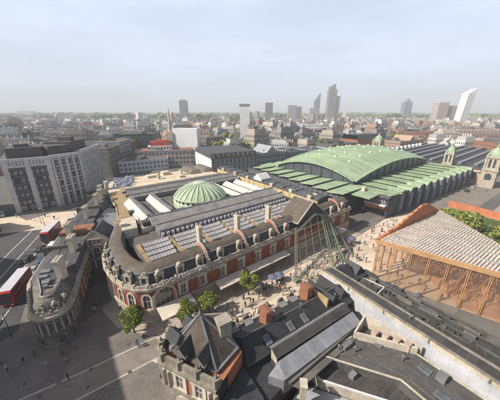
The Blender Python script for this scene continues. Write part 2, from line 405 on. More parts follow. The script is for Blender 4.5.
# party walls rising through the mansard, chimneys beside them
fwp = [(0.2, 9.2), (.15, 10.4), (1.1, 12.0), (1.9, 12.75), (3.0, 13.2), (4.4, 13.35), (5.3, 13.2), (5.3, 9.2)]
f = MB(); n = len(fwp)
for x0, x1, mi, dz in ((-.32, .32, 0, 0),):
    f.grid([[(x0, t, z) for t, z in fwp], [(x1, t, z) for t, z in fwp]], 1, close=False)
    f.face([(x0, t, z) for t, z in fwp], 0); f.face([(x1, t, z) for t, z in fwp][::-1], 0)
f.box(-.42, .42, -.1, .7, 9.2, 10.6, 1)
for i, s in enumerate((11.9, 23.6, 35.3, 66.9)):
    if i == 0: fo = f.build('party_wall', [mat('pink_brick', (.42, .17, .11), .9, .2, .6), STONE], mk)
    else: fo = fo.copy(); col.objects.link(fo)
    fo.location = (s, 0, 0)
def chimney_mesh(w, l, z0, z1, m, pots=3):
    c = MB(); c.box(-w/2, w/2, -l/2, l/2, z0, z1-.5); c.box(-w/2-.15, w/2+.15, -l/2-.15, l/2+.15, z1-.5, z1-.2); c.box(-w/2-.05, w/2+.05, -l/2-.05, l/2+.05, z1-.2, z1)
    for k in range(pots):
        y = -l/2+l*(k+.5)/pots; c.tube((0, y, z1), (0, y, z1+.35), .12, .1, 6, 1)
    return c
CH = chimney_mesh(1.0, 1.7, 9, 17, CREAM); POT = mat('buff_pot', (.30, .21, .15), .9, .2, 2); cho = CH.build('chimney', [CREAM, POT])
col.objects.unlink(cho)
def chim(parent, s, t, dz=0, rz=0, src=None):
    c = (src or cho).copy(); col.objects.link(c); c.parent = parent; c.location = (s, t, dz); c.rotation_euler.z = rz; return c
for s in (12.8, 24.6, 36.4): chim(mk, s, 6.1, 0)
for s, t in ((62.8, 74), (62.8, 62), (62.8, 51), (62.8, 33), (62.8, 21), (62.6, 11), (66.2, 11), (28.5, 84.3), (42, 86)): chim(mk, s, t, -3.2)
# entrance gable over the south front
gb = MB()
gb.face([(42.8, -.6, 9.3), (57.2, -.6, 9.3), (57.2, -.6, 11.0), (49.6, -.6, 17.0), (42.8, -.6, 11.4)], 1)
gb.face([(42.8, -.7, 11.5), (49.6, -.7, 17.2), (49.6, 7.5, 17.2), (42.8, 7.5, 11.5)][::-1], 0)
gb.face([(57.4, -.7, 10.9), (49.6, -.7, 17.2), (49.6, 7.5, 17.2), (57.4, 7.5, 10.9)], 0)
gb.face([(42.8, 7.5, 11.5), (49.6, 7.5, 17.2), (57.4, 7.5, 10.9)][::-1], 0)
gb.build('entrance_gable_roof', [SLATEB, SLATE], mk)
gb = MB()
for a, c in (((42.6, -.8, 11.6), (49.6, -.8, 17.35)), ((49.6, -.8, 17.35), (57.6, -.8, 11.0)), ((49.6, -.8, 17.3), (49.6, 7.6, 17.3)), ((42.7, -.7, 11.5), (42.7, 7.6, 11.5))): gb.bar(a, c, .35, .3)
gb.build('gable_coping', STONE, mk)
# roof deck and rooflights
b = MB(); b.prism([(-1, 4.6), (67, 4.6), (67, 74), (8.5, 74), (8.6, 56), (5.6, 44), (1.5, 33), (-1.0, 24)], 8.5, 10.3); b.build('roof_deck', DECK, mk)
b = MB(); b.prism([(-1.9, 24.6), (-.3, 33.5), (3.8, 33.2), (2.2, 24.2)], 10.2, 12.9); b.prism([(3.4, 25), (8.3, 25), (10, 36), (5, 36)], 10.2, 11.8)
b.box(-1.6, .2, 27, 28.6, 12.9, 13.8); b.build('flat_cream_roof', CREAM, mk)
b = MB(); b.box(4.2, 6.6, 25.6, 28, 11.8, 13.2); b.cut(); b.box(3.8, 6.2, 40, 42.3, 10.3, 12); build_each(b, 'plant_box', FELT, mk)
sk = MB(); sk.gable(-3.3, 3.3, -.9, .9, 0, .6, 0, 0); sk.box(-3.4, 3.4, -1., 1., -.9, 0, 1)
sk0 = sk.build('skylight', [SKY_L, LEAD], mk); first = True
for k in range(7):
    for j in range(4):
        s, t = 1.8+8.3*k+j*.3, 8.6+2.5*j
        o = sk0 if first else sk0.copy()
        if not first: col.objects.link(o)
        first = False; o.location = (s+2, t, 10.9)
b = MB()
for k in range(8): b.cut(); b.box(1.1+8.3*k-1.3, 1.1+8.3*k-.35, 7.3, 17.6, 10.29, 10.9)
b.cut(); b.box(-1, 60, 5.05, 7.2, 10.29, 10.45)
build_each(b, 'ochre_gutter', BROWNROOF, mk)
def lantern(s0, s1, t, w, z0, zr, axis='x', m=GLZ):
    l = MB()
    zm = z0+.9
    if axis == 'x':
        l.box(s0, s1, t-w/2, t+w/2, 10.2, z0, 1); l.gable(s0-.1, s1+.1, t-w/2-.2, t+w/2+.2, z0, zr, 0, 1)
        l.bar((s0-.2, t, zr+.02), (s1+.2, t, zr+.02), .35, .2, 1)
        l.box(s0, s1, t-w/2-.5, t-w/2-.25, z0-.35, z0-.15, 1)
    else:
        l.box(t-w/2, t+w/2, s0, s1, 10.2, z0, 1); l.gable(t-w/2-.2, t+w/2+.2, s0-.1, s1+.1, z0, zr, 0, 1, 'y')
        l.bar((t, s0-.2, zr+.02), (t, s1+.2, zr+.02), .35, .2, 1)
    return l.build('roof_lantern', [m, LEAD], mk)
lantern(7, 58, 21.9, 4.2, 11.6, 13.3); lantern(6.4, 58, 27.0, 5.0, 12.2, 14.2)
lantern(8.2, 61, 57.5, 3.4, 11.3, 12.9); lantern(8.6, 61, 63.5, 4.2, 11.3, 13.3)
b = MB()
for k in range(34): b.cut(); b.box(7.2+1.5*k, 8.0+1.5*k, 18.6, 19.3, 10.3, 11.5)
build_each(b, 'roof_vent', mat('pale_vent', (.45, .44, .46), .6, .2, 1), mk)
PALESL = mat('pale_roof_sheet', (.50, .46, .41), .7, .18, .4, stripes=(1, 1.1, .1), c2=(.5, .46, .42))
for x, w in ((7.2, 5.2), (14.9, 4.2)):
    l = MB(); l.box(x-w/2, x+w/2, 30, 53, 10.2, 11.2, 1); l.gable(x-w/2-.2, x+w/2+.2, 29.9, 53.1, 11.2, 13.4, 0, 1, 'y'); l.box(x-.5, x+.5, 30, 53, 13.1, 13.75, 1)
    l.build('roof_lantern', [PALESL, LEAD], mk)
for x, w in ((44.6, 4.6), (51., 4.2), (57., 3.6)):
    l = MB(); l.box(x-w/2, x+w/2, 29, 53, 10.2, 11.0, 1); l.gable(x-w/2-.2, x+w/2+.2, 28.9, 53.1, 11.0, 12.6, 0, 1, 'y')
    l.build('roof_lantern', [PALESL, LEAD], mk)
b = MB()
for t in (19.6, 24.2, 30.0, 55.2, 60.4, 66.2): b.cut(); b.box(7, 58, t-.18, t+.18, 11.3, 12.3)
build_each(b, 'gutter_rail', LEAD, mk)
b = MB()
for t in (32.2, 34.0, 68.2, 70.2, 72.0): b.cut(); b.gable(9, 60, t-.75, t+.75, 10.9, 11.9, 0, 0)
build_each(b, 'slim_rooflight', GLZ, mk)
# small dome
DC = (29.8, 38.9); DR = 9.8
dome_prof = [(DR, 0), (DR*.95, .6), (DR*.86, 1.45), (DR*.75, 2.25), (DR*.62, 3.0), (DR*.48, 3.65), (DR*.34, 4.15), (DR*.22, 4.45)]
b = MB(); b.lathe((*DC, 13.9), dome_prof, 48, 0, True); dome = b.build('dome', COPPER, mk)
b = MB(); b.lathe((*DC, 0), [(DR+.5, 10.2), (DR+.5, 12.2), (DR-.1, 12.3), (DR-.1, 13.4), (DR+.3, 13.5), (DR+.3, 13.9), (DR, 13.98)], 48, 0, False); b.build('drum', COPPERP, dome)
b = MB()
for k in range(26):
    a = 2*math.pi*k/26
    pts = [(DC[0]+(r+.1)*math.cos(a), DC[1]+(r+.1)*math.sin(a), 13.96+z) for r, z in dome_prof]
    b.cut()
    for i in range(len(pts)-1): b.bar(pts[i], pts[i+1], .62*(.45+.55*(dome_prof[i][0]/DR)), .28)
build_each(b, 'rib', COPPERP, dome)
b = MB(); b.lathe((*DC, 18.3), [(2.4, -.1), (2.4, .35), (1.9, .5), (.0, .95)], 24, 0, False); b.build('cap', COPPERP, dome)
b = MB()
for k in range(30):
    a = 2*math.pi*k/30; c, s_ = math.cos(a), math.sin(a); rr = DR-.04
    x, y = DC[0]+rr*c, DC[1]+rr*s_; u = .55
    b.cut(); b.face([(x+s_*u, y-c*u, 12.4), (x-s_*u, y+c*u, 12.4), (x-s_*u, y+c*u, 13.3), (x+s_*u, y-c*u, 13.3)])
build_each(b, 'drum_window', PANE, dome)
# east and north ranges
b = MB(); b.prism([(62.2, 7), (74, 0), (74, 81), (62.2, 81)], 0, 9.2); b.build('east_wall', BRICK, mk)
YB = mat('yellow_brick', (.47, .37, .20), .9, .2, .5)
b = MB(); b.box(62.2, 62.9, 7, 80, 9.2, 12.4)
for t in range(9, 80, 4): b.box(62.0, 62.2, t, t+.6, 9.3, 12.4)
b.build('yellow_wall', YB, mk)
b = MB(); b.grid([[(62.2, y, 12.5), (65, y, 13.4), (69, y, 13.4), (72, y, 12.3), (73.5, y, 9.3)] for y in (7.2, 81)], 0, flip=True)
b.face([(62.2, 7.2, 12.5), (65, 7.2, 13.4), (69, 7.2, 13.4), (72, 7.2, 12.3), (73.5, 7.2, 9.2), (62.2, 7.2, 9.2)]); b.build('east_mansard', SLATEG, mk)
b = MB()
for t in range(12, 80, 7): b.cut(); b.box(63, 69, t, t+.5, 12.5, 13.85)
build_each(b, 'roof_upstand', LEAD, mk)
b = MB(); b.prism([(63.4, 41), (69.5, 41), (69.5, 47), (63.4, 47)], 12.5, 13.6); b.gable(63.4, 69.5, 41, 47, 13.6, 16.2, 0); b.build('white_gable', WHITE, mk)
b = MB(); b.prism([(3, 74), (62, 74), (62, 96), (18, 96)], 0, 10.4); b.build('north_wall', BRICK, mk)
b = MB(); b.prism([(9, 75), (60, 75), (60, 95.5), (19.5, 95.5)], 10.4, 10.9); b.box(24, 30, 88, 92, 10.9, 12.2); b.box(38, 41, 79, 82, 10.9, 12); b.box(33, 37, 90, 94, 10.9, 12.6); b.build('cream_flat_roof', mat('cream_roof', (.52, .44, .33), .9, .2, .2), mk)
b = MB()
for x in (49.5, 58):
    b.cut(); b.grid([[(x+3.6*math.cos(math.pi*k/10), y, 10.4+3.2*math.sin(math.pi*k/10)) for k in range(11)] for y in (83, 96)], 0, True)
    b.face([(x+3.6*math.cos(math.pi*k/10), 83, 10.4+3.2*math.sin(math.pi*k/10)) for k in range(11)], 1)
build_each(b, 'barrel_roof', [STONED, STONE], mk)
# north-west corner with scaffolded blue rooftop
b = MB(); b.prism([(3, 82), (3, 73), (13, 75), (19.5, 96), (7, 94)], 0, 10.8); b.build('corner_wall', CREAM, mk)
b = MB(); rr = random.Random(3)
for k in range(70):
    x, y = rr.uniform(4.5, 13), rr.uniform(78, 93); x += (y-78)*.3; w = rr.uniform(.4, 1.6); b.cut(); b.box(x, x+w, y, y+rr.uniform(.3, 1.), 10.8, 10.8+rr.uniform(.5, 2.2))
build_each(b, 'roof_plant', mat('blue_grey_plant', (.33, .36, .45), .7, .3, 1), mk)
b = MB(); b.box(2.6, 4, 79, 81.5, 0, 14.5); b.build('chimney', CREAM, mk)
# canopy over the shopfronts
def awning(s0, s1, t1, z0=4.15, z1=3.7):
    a = MB(); a.grid([[(s0, -.45, z0), (s1, -.45, z0)], [(s0, t1, z1), (s1, t1, z1)], [(s0, t1, z1-.28), (s1, t1, z1-.28)], [(s0, -.45, z0-.28), (s1, -.45, z0-.28)]], 0)
    a.face([(s0, -.45, z0), (s0, t1, z1), (s0, t1, z1-.28), (s0, -.45, z0-.28)]); a.face([(s1, -.45, z0), (s1, t1, z1), (s1, t1, z1-.28), (s1, -.45, z0-.28)])
    for s in (s0+.15, (s0+s1)/2, s1-.15): a.tube((s, t1+.2, 0.1), (s, t1+.2, z1-.2), .07, mi=1)
    return a.build('canopy', [AWN, IRON], mk)
awning(-1.6, 6.2, -4.3); awning(12.9, 21.6, -3.5); awning(22.7, 30, -2.9); awning(30.3, 37.6, -2.9); awning(59.5, 66, -4.2)
# lettering along the cornice
def text(body, size, loc, rz, parent, m, ex=.05, name='lettering'):
    c = bpy.data.curves.new(name, 'FONT'); c.body = body; c.size = size; c.extrude = ex; c.space_character = 1.05
    o = bpy.data.objects.new(name, c); col.objects.link(o); o.rotation_euler = (R(90), 0, rz); o.location = loc; o.parent = parent
    c.materials.append(m); bpy.context.view_layer.update()
    me = bpy.data.meshes.new_from_object(o.evaluated_get(bpy.context.evaluated_depsgraph_get())); n = bpy.data.objects.new(name, me); col.objects.link(n)
    n.rotation_euler = o.rotation_euler; n.location = loc; n.parent = parent; bpy.data.objects.remove(o); bpy.data.curves.remove(c); return n
text('LONDON MUSEUM', 1.45, (-2.4, -.62, 9.3), 0, mk, SIGNW); text('LONDON MUSEUM', 1.25, (4.6, -.64, 7.75), 0, mk, SIGNW)

# ------------------------------------------------------------------ steel lattice entrance canopy in front of the gable
lc = empty('lattice_canopy', (AO[0], AO[1], 0), AL, 'tall lattice frame of pale and green iron leaning out from the gabled market entrance', 'canopy frame')
def lattice(mb, p0, p1, w, n, r=.06, mi=0):
    p0, p1 = Vector(p0), Vector(p1); d = (p1-p0).normalized(); u = d.orthogonal().normalized(); v = d.cross(u)
    cs = [u*w+v*w, u*w-v*w, -u*w-v*w, -u*w+v*w]
    for c in cs: mb.tube(p0+c, p1+c, r*1.5, n=4, mi=mi)
    for k in range(n):
        a, b = p0+(p1-p0)*(k/n), p0+(p1-p0)*((k+1)/n)
        for i in range(4):
            mb.tube(a+cs[i], b+cs[(i+1) % 4], r, n=4, mi=mi); mb.tube(b+cs[i], b+cs[(i+1) % 4], r, n=4, mi=mi)
l = MB(); lattice(l, (33.2, -9.6, .3), (41.6, -1.2, 10.0), .3, 12, .06); l.box(32.5, 33.9, -10.4, -9, 0, .9); l.build('post', CIRON, lc)
l = MB(); lattice(l, (51.5, -13, 0), (56.3, -.9, 11.6), .5, 13, .09); lattice(l, (47.2, -12.2, 0), (53.4, -1.6, 12.4), .3, 15, .06); l.build('lattice_post', GIRON, lc)
l = MB(); l.bar((57.5, -12.2, 0), (59.2, -.9, 9.5), .4, .4); l.build('post', CIRON, lc)
l = MB()
def lerp(a, b, k): return tuple(a[i]+(b[i]-a[i])*k for i in range(3))
A0, A1 = (33.2, -9.6, 0), (41.4, -1.6, 9.4); B0, B1 = (51.5, -13, 0), (56.0, -2.4, 11.2); AP = (48.6, -2.6, 14.0)
for k, (x0, x1) in enumerate(((.1, .05), (.24, .2), (.4, .36), (.56, .55), (.72, .72), (.86, .88))):
    l.cut()
    top = lerp(A1, AP, x1*2) if x1 < .5 else lerp(AP, B1, (x1-.5)*2)
    l.tube(lerp(A0, B0, x0), top, .06, n=5)
for k in (.35, .62, .86): l.cut(); l.tube(lerp(A0, A1, k), lerp(B0, B1, k), .07, n=5)
build_each(l, 'glazing_bar', CIRON, lc)
l = MB(); lattice(l, A1, AP, .22, 9, .035); lattice(l, AP, B1, .22, 9, .035); l.build('gable_truss', CIRON, lc)
l = MB(); lattice(l, lerp(A0, A1, .8), lerp(B0, B1, .8), .18, 14, .03); l.build('cross_truss', CIRON, lc)
l = MB()
for k in range(5):
    a = lerp(A0, A1, .2+.15*k); c = lerp(B0, B1, .35+.15*k); l.cut(); l.tube(a, c, .035, n=4); l.cut(); l.tube(lerp(A0, A1, .35+.15*k), lerp(B0, B1, .2+.15*k), .035, n=4)
build_each(l, 'brace', GIRON, lc)

# ------------------------------------------------------------------ WEST TERRACE with the rotunda
tw = empty('corner_terrace', (-42.6, 41.4, 0), R(19.8), 'sooty stone terrace with a round domed end on the shadowed road corner', 'terrace')
# local: y runs up the road, x to the market side
_c, _s = math.cos(R(19.8)), math.sin(R(19.8))
def tl(x, y): dx, dy = x+42.6, y-41.4; return (dx*_c+dy*_s, -dx*_s+dy*_c)
NC, NR = tl(-39.4, 39.3), 3.25
arc = [(NC[0]+NR*math.cos(R(a)), NC[1]+NR*math.sin(R(a))) for a in range(-10, -181, -17)]
TP = [(2.6, 74), (4.4, 58), tl(-47.2, 66), tl(-44.2, 58), tl(-40.3, 49), tl(-37.5, 43.5)]+arc+[tl(-46.4, 42.4), tl(-49.4, 46), tl(-58, 66), tl(-66, 90), (-3.6, 74)]
nose = [tl(-37.5, 43.5)]+arc+[tl(-46.4, 42.4)]
def band(name, path, prof, m, smooth=False): b = MB(); sweep(b, path, prof, 0, smooth); return b.build(name, m, tw)
TW = MB(); sweep(TW, TP, [(0, 0), (0, 8.2)]); sweep(TW, [tl(-37.5, 43.5)]+arc+[tl(-46.4, 42.4)], [(-.05, 0), (-.25, .0), (-.25, 1.0), (-.05, 1.1)]); TW.build('wall', STONED, tw)
band('cornice', TP, [(-.02, 3.2), (-.3, 3.4), (-.3, 3.8), (-.02, 3.9)], STONED)
band('upper_cornice', TP, [(-.02, 6.9), (-.3, 7.1), (-.5, 7.5), (-.5, 7.9), (-.1, 8.0), (-.1, 8.5), (.3, 8.55), (.3, 8.0)], STONE)
band('slate_roof', TP[:6]+TP[-5:] if False else [TP[0], TP[1], TP[2], TP[3], TP[4], TP[5]], [(.2, 8.1), (.9, 9.6), (2.2, 10.7), (3.2, 11.1), (4.6, 11.2)], SLATEG)
band('slate_roof', TP[-5:], [(.2, 8.1), (.9, 9.6), (2.2, 10.7), (3.2, 11.1), (4.6, 11.1)], SLATEG)
MOT = mat('mottled_slate', (.15, .138, .115), .85, .5, 1.4, fine=.8, bump=.15, stripes=(2, .35, .15), c2=(.10, .095, .085))
band('rotunda_roof', nose, [(.2, 8.1), (.7, 9.4), (1.3, 10.3), (2.2, 10.9)], MOT, False)
b = MB(); cap = offsets(nose, 2.1); b.face([(x, y, 10.88) for x, y in cap]+[(x, y, 11.1) for x, y in (tl(-46.5, 50), tl(-42.5, 50))]); b.build('rotunda_cap', MOT, tw)
b = MB(); sweep(b, offsets(nose, 2.05), [(0, 10.85), (-.12, 11.0), (.15, 11.15)]); b.build('lead_roll', LEAD, tw)
b = MB()
for x, y, w, l_ in ((-43.6, 43.8, .7, .5), (-41.6, 42.2, .5, .8), (-44.6, 45.6, .9, .6), (-40.8, 40.8, .35, .35)): x, y = tl(x, y); b.cut(); b.box(x-w, x+w, y-l_, y+l_, 10.85, 11.6)
build_each(b, 'roof_plant', LEAD, tw)
b = MB()
b.prism([(x, y) for x, y in (tl(-43, 46), tl(-40.6, 49.2), (3.4, 26), (2.4, 58), (1.2, 74), (-2.4, 74), (-3, 50), tl(-54, 64), tl(-47, 48))], 8.0, 11.0); b.build('flat_slate_roof', SLATEG, tw)
b = MB(); L_ = [tl(-46.9, 65), tl(-43.9, 57.6), tl(-40.1, 49.3), tl(-38.6, 45.6)]
for i_ in range(3): sweep(b, [L_[i_], L_[i_+1]], [(-.12, 3.4), (-.12, 7.0)])
b.build('red_rear_wall', BRICK, tw)
b = MB()
for k in range(8):
    pp, tt = at_len(L_, 1.2+2.6*k); nn = Vector((tt.y, -tt.x)); c = pp-nn*.2; b.cut(); b.box(c.x-.2, c.x+.2, c.y-.2, c.y+.2, 3.3, 7.0)
build_each(b, 'stone_band', STONE, tw)
TCH = chimney_mesh(1.1, 2.3, 7.6, 15.2, CREAM, 4)
tch = TCH.build('chimney', [CREAM, POT], tw); tch.location = (*tl(-40.6, 45.0), 0); tch.rotation_euler.z = R(-8)
for wx, wy in ((-44.8, 55.2), (-51, 63), (-54.5, 76), (-58.6, 89), (-60.6, 95), (-64, 101)):
    c = tch.copy(); col.objects.link(c); c.location = (*tl(wx, wy), 0)
b = MB(); b.prism([tl(-53.5, 62), tl(-46, 64.5), tl(-47.5, 69), tl(-55, 66.5)], 10.5, 12.2); b.build('party_wall', mat('rusty_brick', (.24, .11, .065), .9, .3, .5), tw)
b = MB()
for y in (15.6, 28.0, 45.1, 60.1): b.cut(); b.box(-4.6, 3.6, y-.25, y+.25, 8.2, 12.0)
build_each(b, 'firewall', STONED, tw)
b = MB(); N_ = len(nose)
tl_ = sum((Vector(nose[i_+1])-Vector(nose[i_])).length for i_ in range(N_-1)); k = .5
while k < tl_-.3:
    pp, tt = at_len(nose, k); nn = Vector((tt.y, -tt.x)); c = pp-nn*.12
    b.cut(); b.tube((c.x, c.y, 3.9), (c.x, c.y, 6.95), .17, .14, 8); c = pp+nn*.1; b.cut(); b.box(c.x-.14, c.x+.14, c.y-.14, c.y+.14, 8.5, 9.1); k += 1.15
build_each(b, 'column', STONE, tw)
k = 1.07
while k < tl_-.3:
    pp, tt = at_len(nose, k); a = math.atan2(-tt.y, -tt.x)
    w_ = win('sooty', tw, pp.x, pp.y, 4.4, a); w_.scale = (.62, 1, 1.05); 
    if int(k) % 2 == 0: win('sooty', tw, pp.x, pp.y, 1.0, a)
    k += 1.15
for k in (3.4, 6.3, 9.2):
    pp, tt = at_len(nose, k); nn = Vector((tt.y, -tt.x)); c = pp+nn*.55; w_ = win('dormer', tw, c.x, c.y, 8.3, math.atan2(-tt.y, -tt.x)); w_.scale = (.62, .6, .7)
RL = [tl(-46.4, 42.4), tl(-49.4, 46), tl(-58, 66), tl(-66, 90)]; k = 1.5
while k < 48:
    pp, tt = at_len(RL, k); a = math.atan2(-tt.y, -tt.x)
    for z in (1.0, 4.4): win('sooty', tw, pp.x, pp.y, z, a)
    k += 2.6
# gabled link at the head of the alley
gl = empty('gabled_link', tuple(Mw(-8.4, 28.2)), R(14), 'red brick house with a pale stone gable closing the dark alley', 'house')
b = MB(); b.box(-3.4, 3.4, 0, 9, 0, 8.6); b.build('wall', BRICK, gl)
b = MB(); b.prism([(-3.6, -.15), (3.6, -.15), (3.6, 9), (-3.6, 9)], 8.6, 9.3); b.face([(-3.6, -.2, 9.3), (3.6, -.2, 9.3), (3.6, -.2, 10.4), (0, -.2, 13.4), (-3.6, -.2, 10.4)]); b.face([(-3.6, .2, 9.3), (3.6, .2, 9.3), (3.6, .2, 10.4), (0, .2, 13.4), (-3.6, .2, 10.4)][::-1])
b.bar((-3.7, 0, 10.4), (0, 0, 13.5), .6, .3); b.bar((0, 0, 13.5), (3.7, 0, 10.4), .6, .3); b.build('stone_gable', STONE, gl)
b = MB(); b.gable(-3.5, 3.5, .2, 9, 9.6, 12.9, 0, 0, 'y'); b.build('roof', SLATEG, gl)
for x in (-.9, 0, .9): win('small', gl, x, -.22, 9.4, 0)
for x in (-2, 0, 2):
    for z in (1.6, 5.2): win('stonearch', gl, x, 0, z, 0)
inn = empty('pitched_roof_house', tuple(Mw(-4.5, 40)), R(20), 'low house with pale triangular roof squeezed between terrace and market hall', 'house')
b = MB(); b.prism([(-6, -4), (2.5, -5), (4.5, 14), (-2, 22)], 0, 8.6); b.build('wall', STONED, inn)
b = MB(); b.face([(-6, -4, 8.65), (2.5, -5, 8.65), (-1, 6, 11.4)]); b.face([(2.5, -5, 8.65), (4.5, 14, 8.65), (-1, 6, 11.4)], 1); b.face([(4.5, 14, 8.65), (-2, 22, 8.65), (-1, 6, 11.4)], 0); b.face([(-2, 22, 8.65), (-6, -4, 8.65), (-1, 6, 11.4)], 0)
b.build('roof', [SLATEG, mat('pale_zinc', (.42, .42, .43), .6, .2, .4)], inn)

# ------------------------------------------------------------------ POULTRY HALL (green copper shell)
ph = empty('poultry_hall', (AO[0], AO[1], 0), AL, 'dark brick market hall under a huge pale green shell roof', 'market hall')
S0, S1, T0, T1 = 102., 197., 15., 69.; zc = 12.1; hs, ht_ = 5.6, 5.2
def shell(s, t):
    a = (2*(s-S0)/(S1-S0)-1); c = (2*(t-T0)/(T1-T0)-1)
    return zc+hs*(1-a*a)+ht_*(1-c*c)
b = MB(); n1_, n2_ = 40, 26
rows = [[(S0+(S1-S0)*i/n1_, T0+(T1-T0)*j/n2_, shell(S0+(S1-S0)*i/n1_, T0+(T1-T0)*j/n2_)) for i in range(n1_+1)] for j in range(n2_+1)]
b.grid(rows, 0, True); b.build('shell_roof', COPPERS, ph)
b = MB()
def edge(pts, out):
    for i in range(len(pts)-1):
        a, c = Vector(pts[i]), Vector(pts[i+1]); b.bar(a+Vector(out), c+Vector(out), 1.3, .55)
for t, o in ((T0, (0, -.5, .05)), (T1, (0, .5, .05))): edge([(S0+(S1-S0)*i/n1_, t, shell(S0+(S1-S0)*i/n1_, t)) for i in range(n1_+1)], o)
for s, o in ((S0, (-.5, 0, .05)), (S1, (.5, 0, .05))): edge([(s, T0+(T1-T0)*i/n2_, shell(s, T0+(T1-T0)*i/n2_)) for i in range(n2_+1)], o)
b.build('shell_edge', COPPER, ph)
b = MB()
for t in (T0+.2, T1-.2):
    for i in range(n1_):
        s, s2 = S0+(S1-S0)*i/n1_, S0+(S1-S0)*(i+1)/n1_
        b.face([(s, t, 9), (s2, t, 9), (s2, t, shell(s2, t)-.2), (s, t, shell(s, t)-.2)])
for s in (S0+.2, S1-.2):
    for i in range(n2_):
        t, t2 = T0+(T1-T0)*i/n2_, T0+(T1-T0)*(i+1)/n2_
        b.face([(s, t, 9), (s, t2, 9), (s, t2, shell(s, t2)-.2), (s, t, shell(s, t)-.2)])
b.build('arch_glazing', mat('arch_glass', (.07, .08, .09), .3, .3, .5), ph)
b = MB()
for k in range(1, 12):
    s = S0+(S1-S0)*k/12; b.cut(); b.box(s-.35, s+.35, T0-.15, T0+.2, 9.5, shell(s, T0)-.3)
for k in range(1, 8):
    t = T0+(T1-T0)*k/8; b.cut(); b.box(S0-.15, S0+.2, t-.35, t+.35, 9.5, shell(S0, t)-.3)
build_each(b, 'arch_mullion', DBRICK, ph)
vd = MB(); vd.lathe((0, 0, 0), [(.9, -.3), (.9, .35), (.7, .55), (0.01, .7)], 10)
vo = vd.build('roof_vent', COPPERP, ph); rr = random.Random(11); fst = True
for i in range(7):
    for j in range(4):
        s, t = S0+14+i*11.3+rr.uniform(-1, 1), T0+12+j*10+rr.uniform(-1, 1)
        o = vo if fst else vo.copy()
        if not fst: col.objects.link(o)
        fst = False; o.location = (s, t, shell(s, t))
# lower ring of folded copper plates
def plate(name, x0, x1, y0, y1, z, tilt, ax, m):
    p = MB(); zz = lambda x, y: z+(tilt*((x-x0)/(x1-x0)-.5) if ax == 0 else tilt*((y-y0)/(y1-y0)-.5))
    c = [(x0, y0), (x1, y0), (x1, y1), (x0, y1)]
    p.face([(x, y, zz(x, y)) for x, y in c]); p.face([(x, y, zz(x, y)-.45) for x, y in c][::-1])
    for i in range(4):
        a, bb = c[i], c[(i+1) % 4]; p.face([(*a, zz(*a)-.45), (*bb, zz(*bb)-.45), (*bb, zz(*bb)), (*a, zz(*a))])
    return p.build(name, m, ph)
for k in range(11):
    x = 97+9.6*k; plate('copper_plate', x, x+9.35, -4.9-.025*(x-97)*1.5, T0-.4, 10.3, -.8, 0, COPPERY)
for k in range(9):
    y = -.5+8.9*k
    if k == 0: continue
    plate('copper_plate', 81.5+.11*y, S0-.6, y, y+8.6, 10.6, -.9, 1, COPPERS)
for k in range(10):
    x = 97+9.6*k; plate('copper_plate', x, x+9.3, T1+.4, 82, 10.4, .9, 0, COPPERY)
plate('copper_plate', 88, 97, -.3, 8.2, 10.2, .3, 0, COPPERS)
b = MB(); b.prism([(80.5, 9), (98, 9), (98, -3.6), (203, -11), (203, 80), (86, 80)], 0, 9.2); b.build('wall', DBRICK, ph)
b = MB()
for y in range(10, 80, 3): 
    xx = 80.45+.078*(y-9); b.cut(); b.box(xx-.25, xx+.1, y, y+.7, 0, 10.2)
build_each(b, 'west_pier', mat('grey_brick', (.16, .155, .165), .8, .25, .6), ph)
b = MB()
for y in range(10, 78, 3):
    xx = 80.4+.078*(y+1-9); b.face([(xx-.05, y+.8, 5.5), (xx-.05, y+2.9, 5.5), (xx+.1, y+2.9, 9.8), (xx+.1, y+.8, 9.8)][::-1])
b.build('clerestory', PANEG, ph)
PIER = mat('blue_grey_brick', (.115, .12, .14), .7, .25, .5)
for k in range(11):     # hooded bays of the street side
    x = 106.5+8.75*k; y = -3.6-(x-98)*.0705
    b = MB(); b.box(x, x+4.4, y-1.3, y+1, 0, 9.6)
    b.grid([[(x, y-1.3-.0, 9.6), (x+1.1, y-1.3, 10.6), (x+3.2, y-1.3, 11.0), (x+4.4, y-1.3, 10.6), (x+4.4, y-1.3, 9.6)], [(x, y+5, 9.8), (x+1.1, y+5, 10.7), (x+3.2, y+5, 11.1), (x+4.4, y+5, 10.7), (x+4.4, y+5, 9.8)]], 1)
    b.face([(x, y-1.3, 9.6), (x+4.4, y-1.3, 9.6), (x+4.4, y-1.3, 10.6), (x+3.2, y-1.3, 11.), (x+1.1, y-1.3, 10.6)])
    b.face([(x-.02, y-1.3, 9.6), (x-.02, y+5, 9.8), (x-.02, y+5, 5), (x-.02, y-1.3, 5)])
    b.build('hooded_bay', [PIER, COPPER], ph)
    b = MB(); b.face([(x+.9, y-1.33, 1.5), (x+3.5, y-1.33, 1.5), (x+3.5, y-1.33, 8.6), (x+.9, y-1.33, 8.6)]); b.build('bay_panel', mat('grey_panel', (.19, .19, .21), .6, .25, .5), ph)
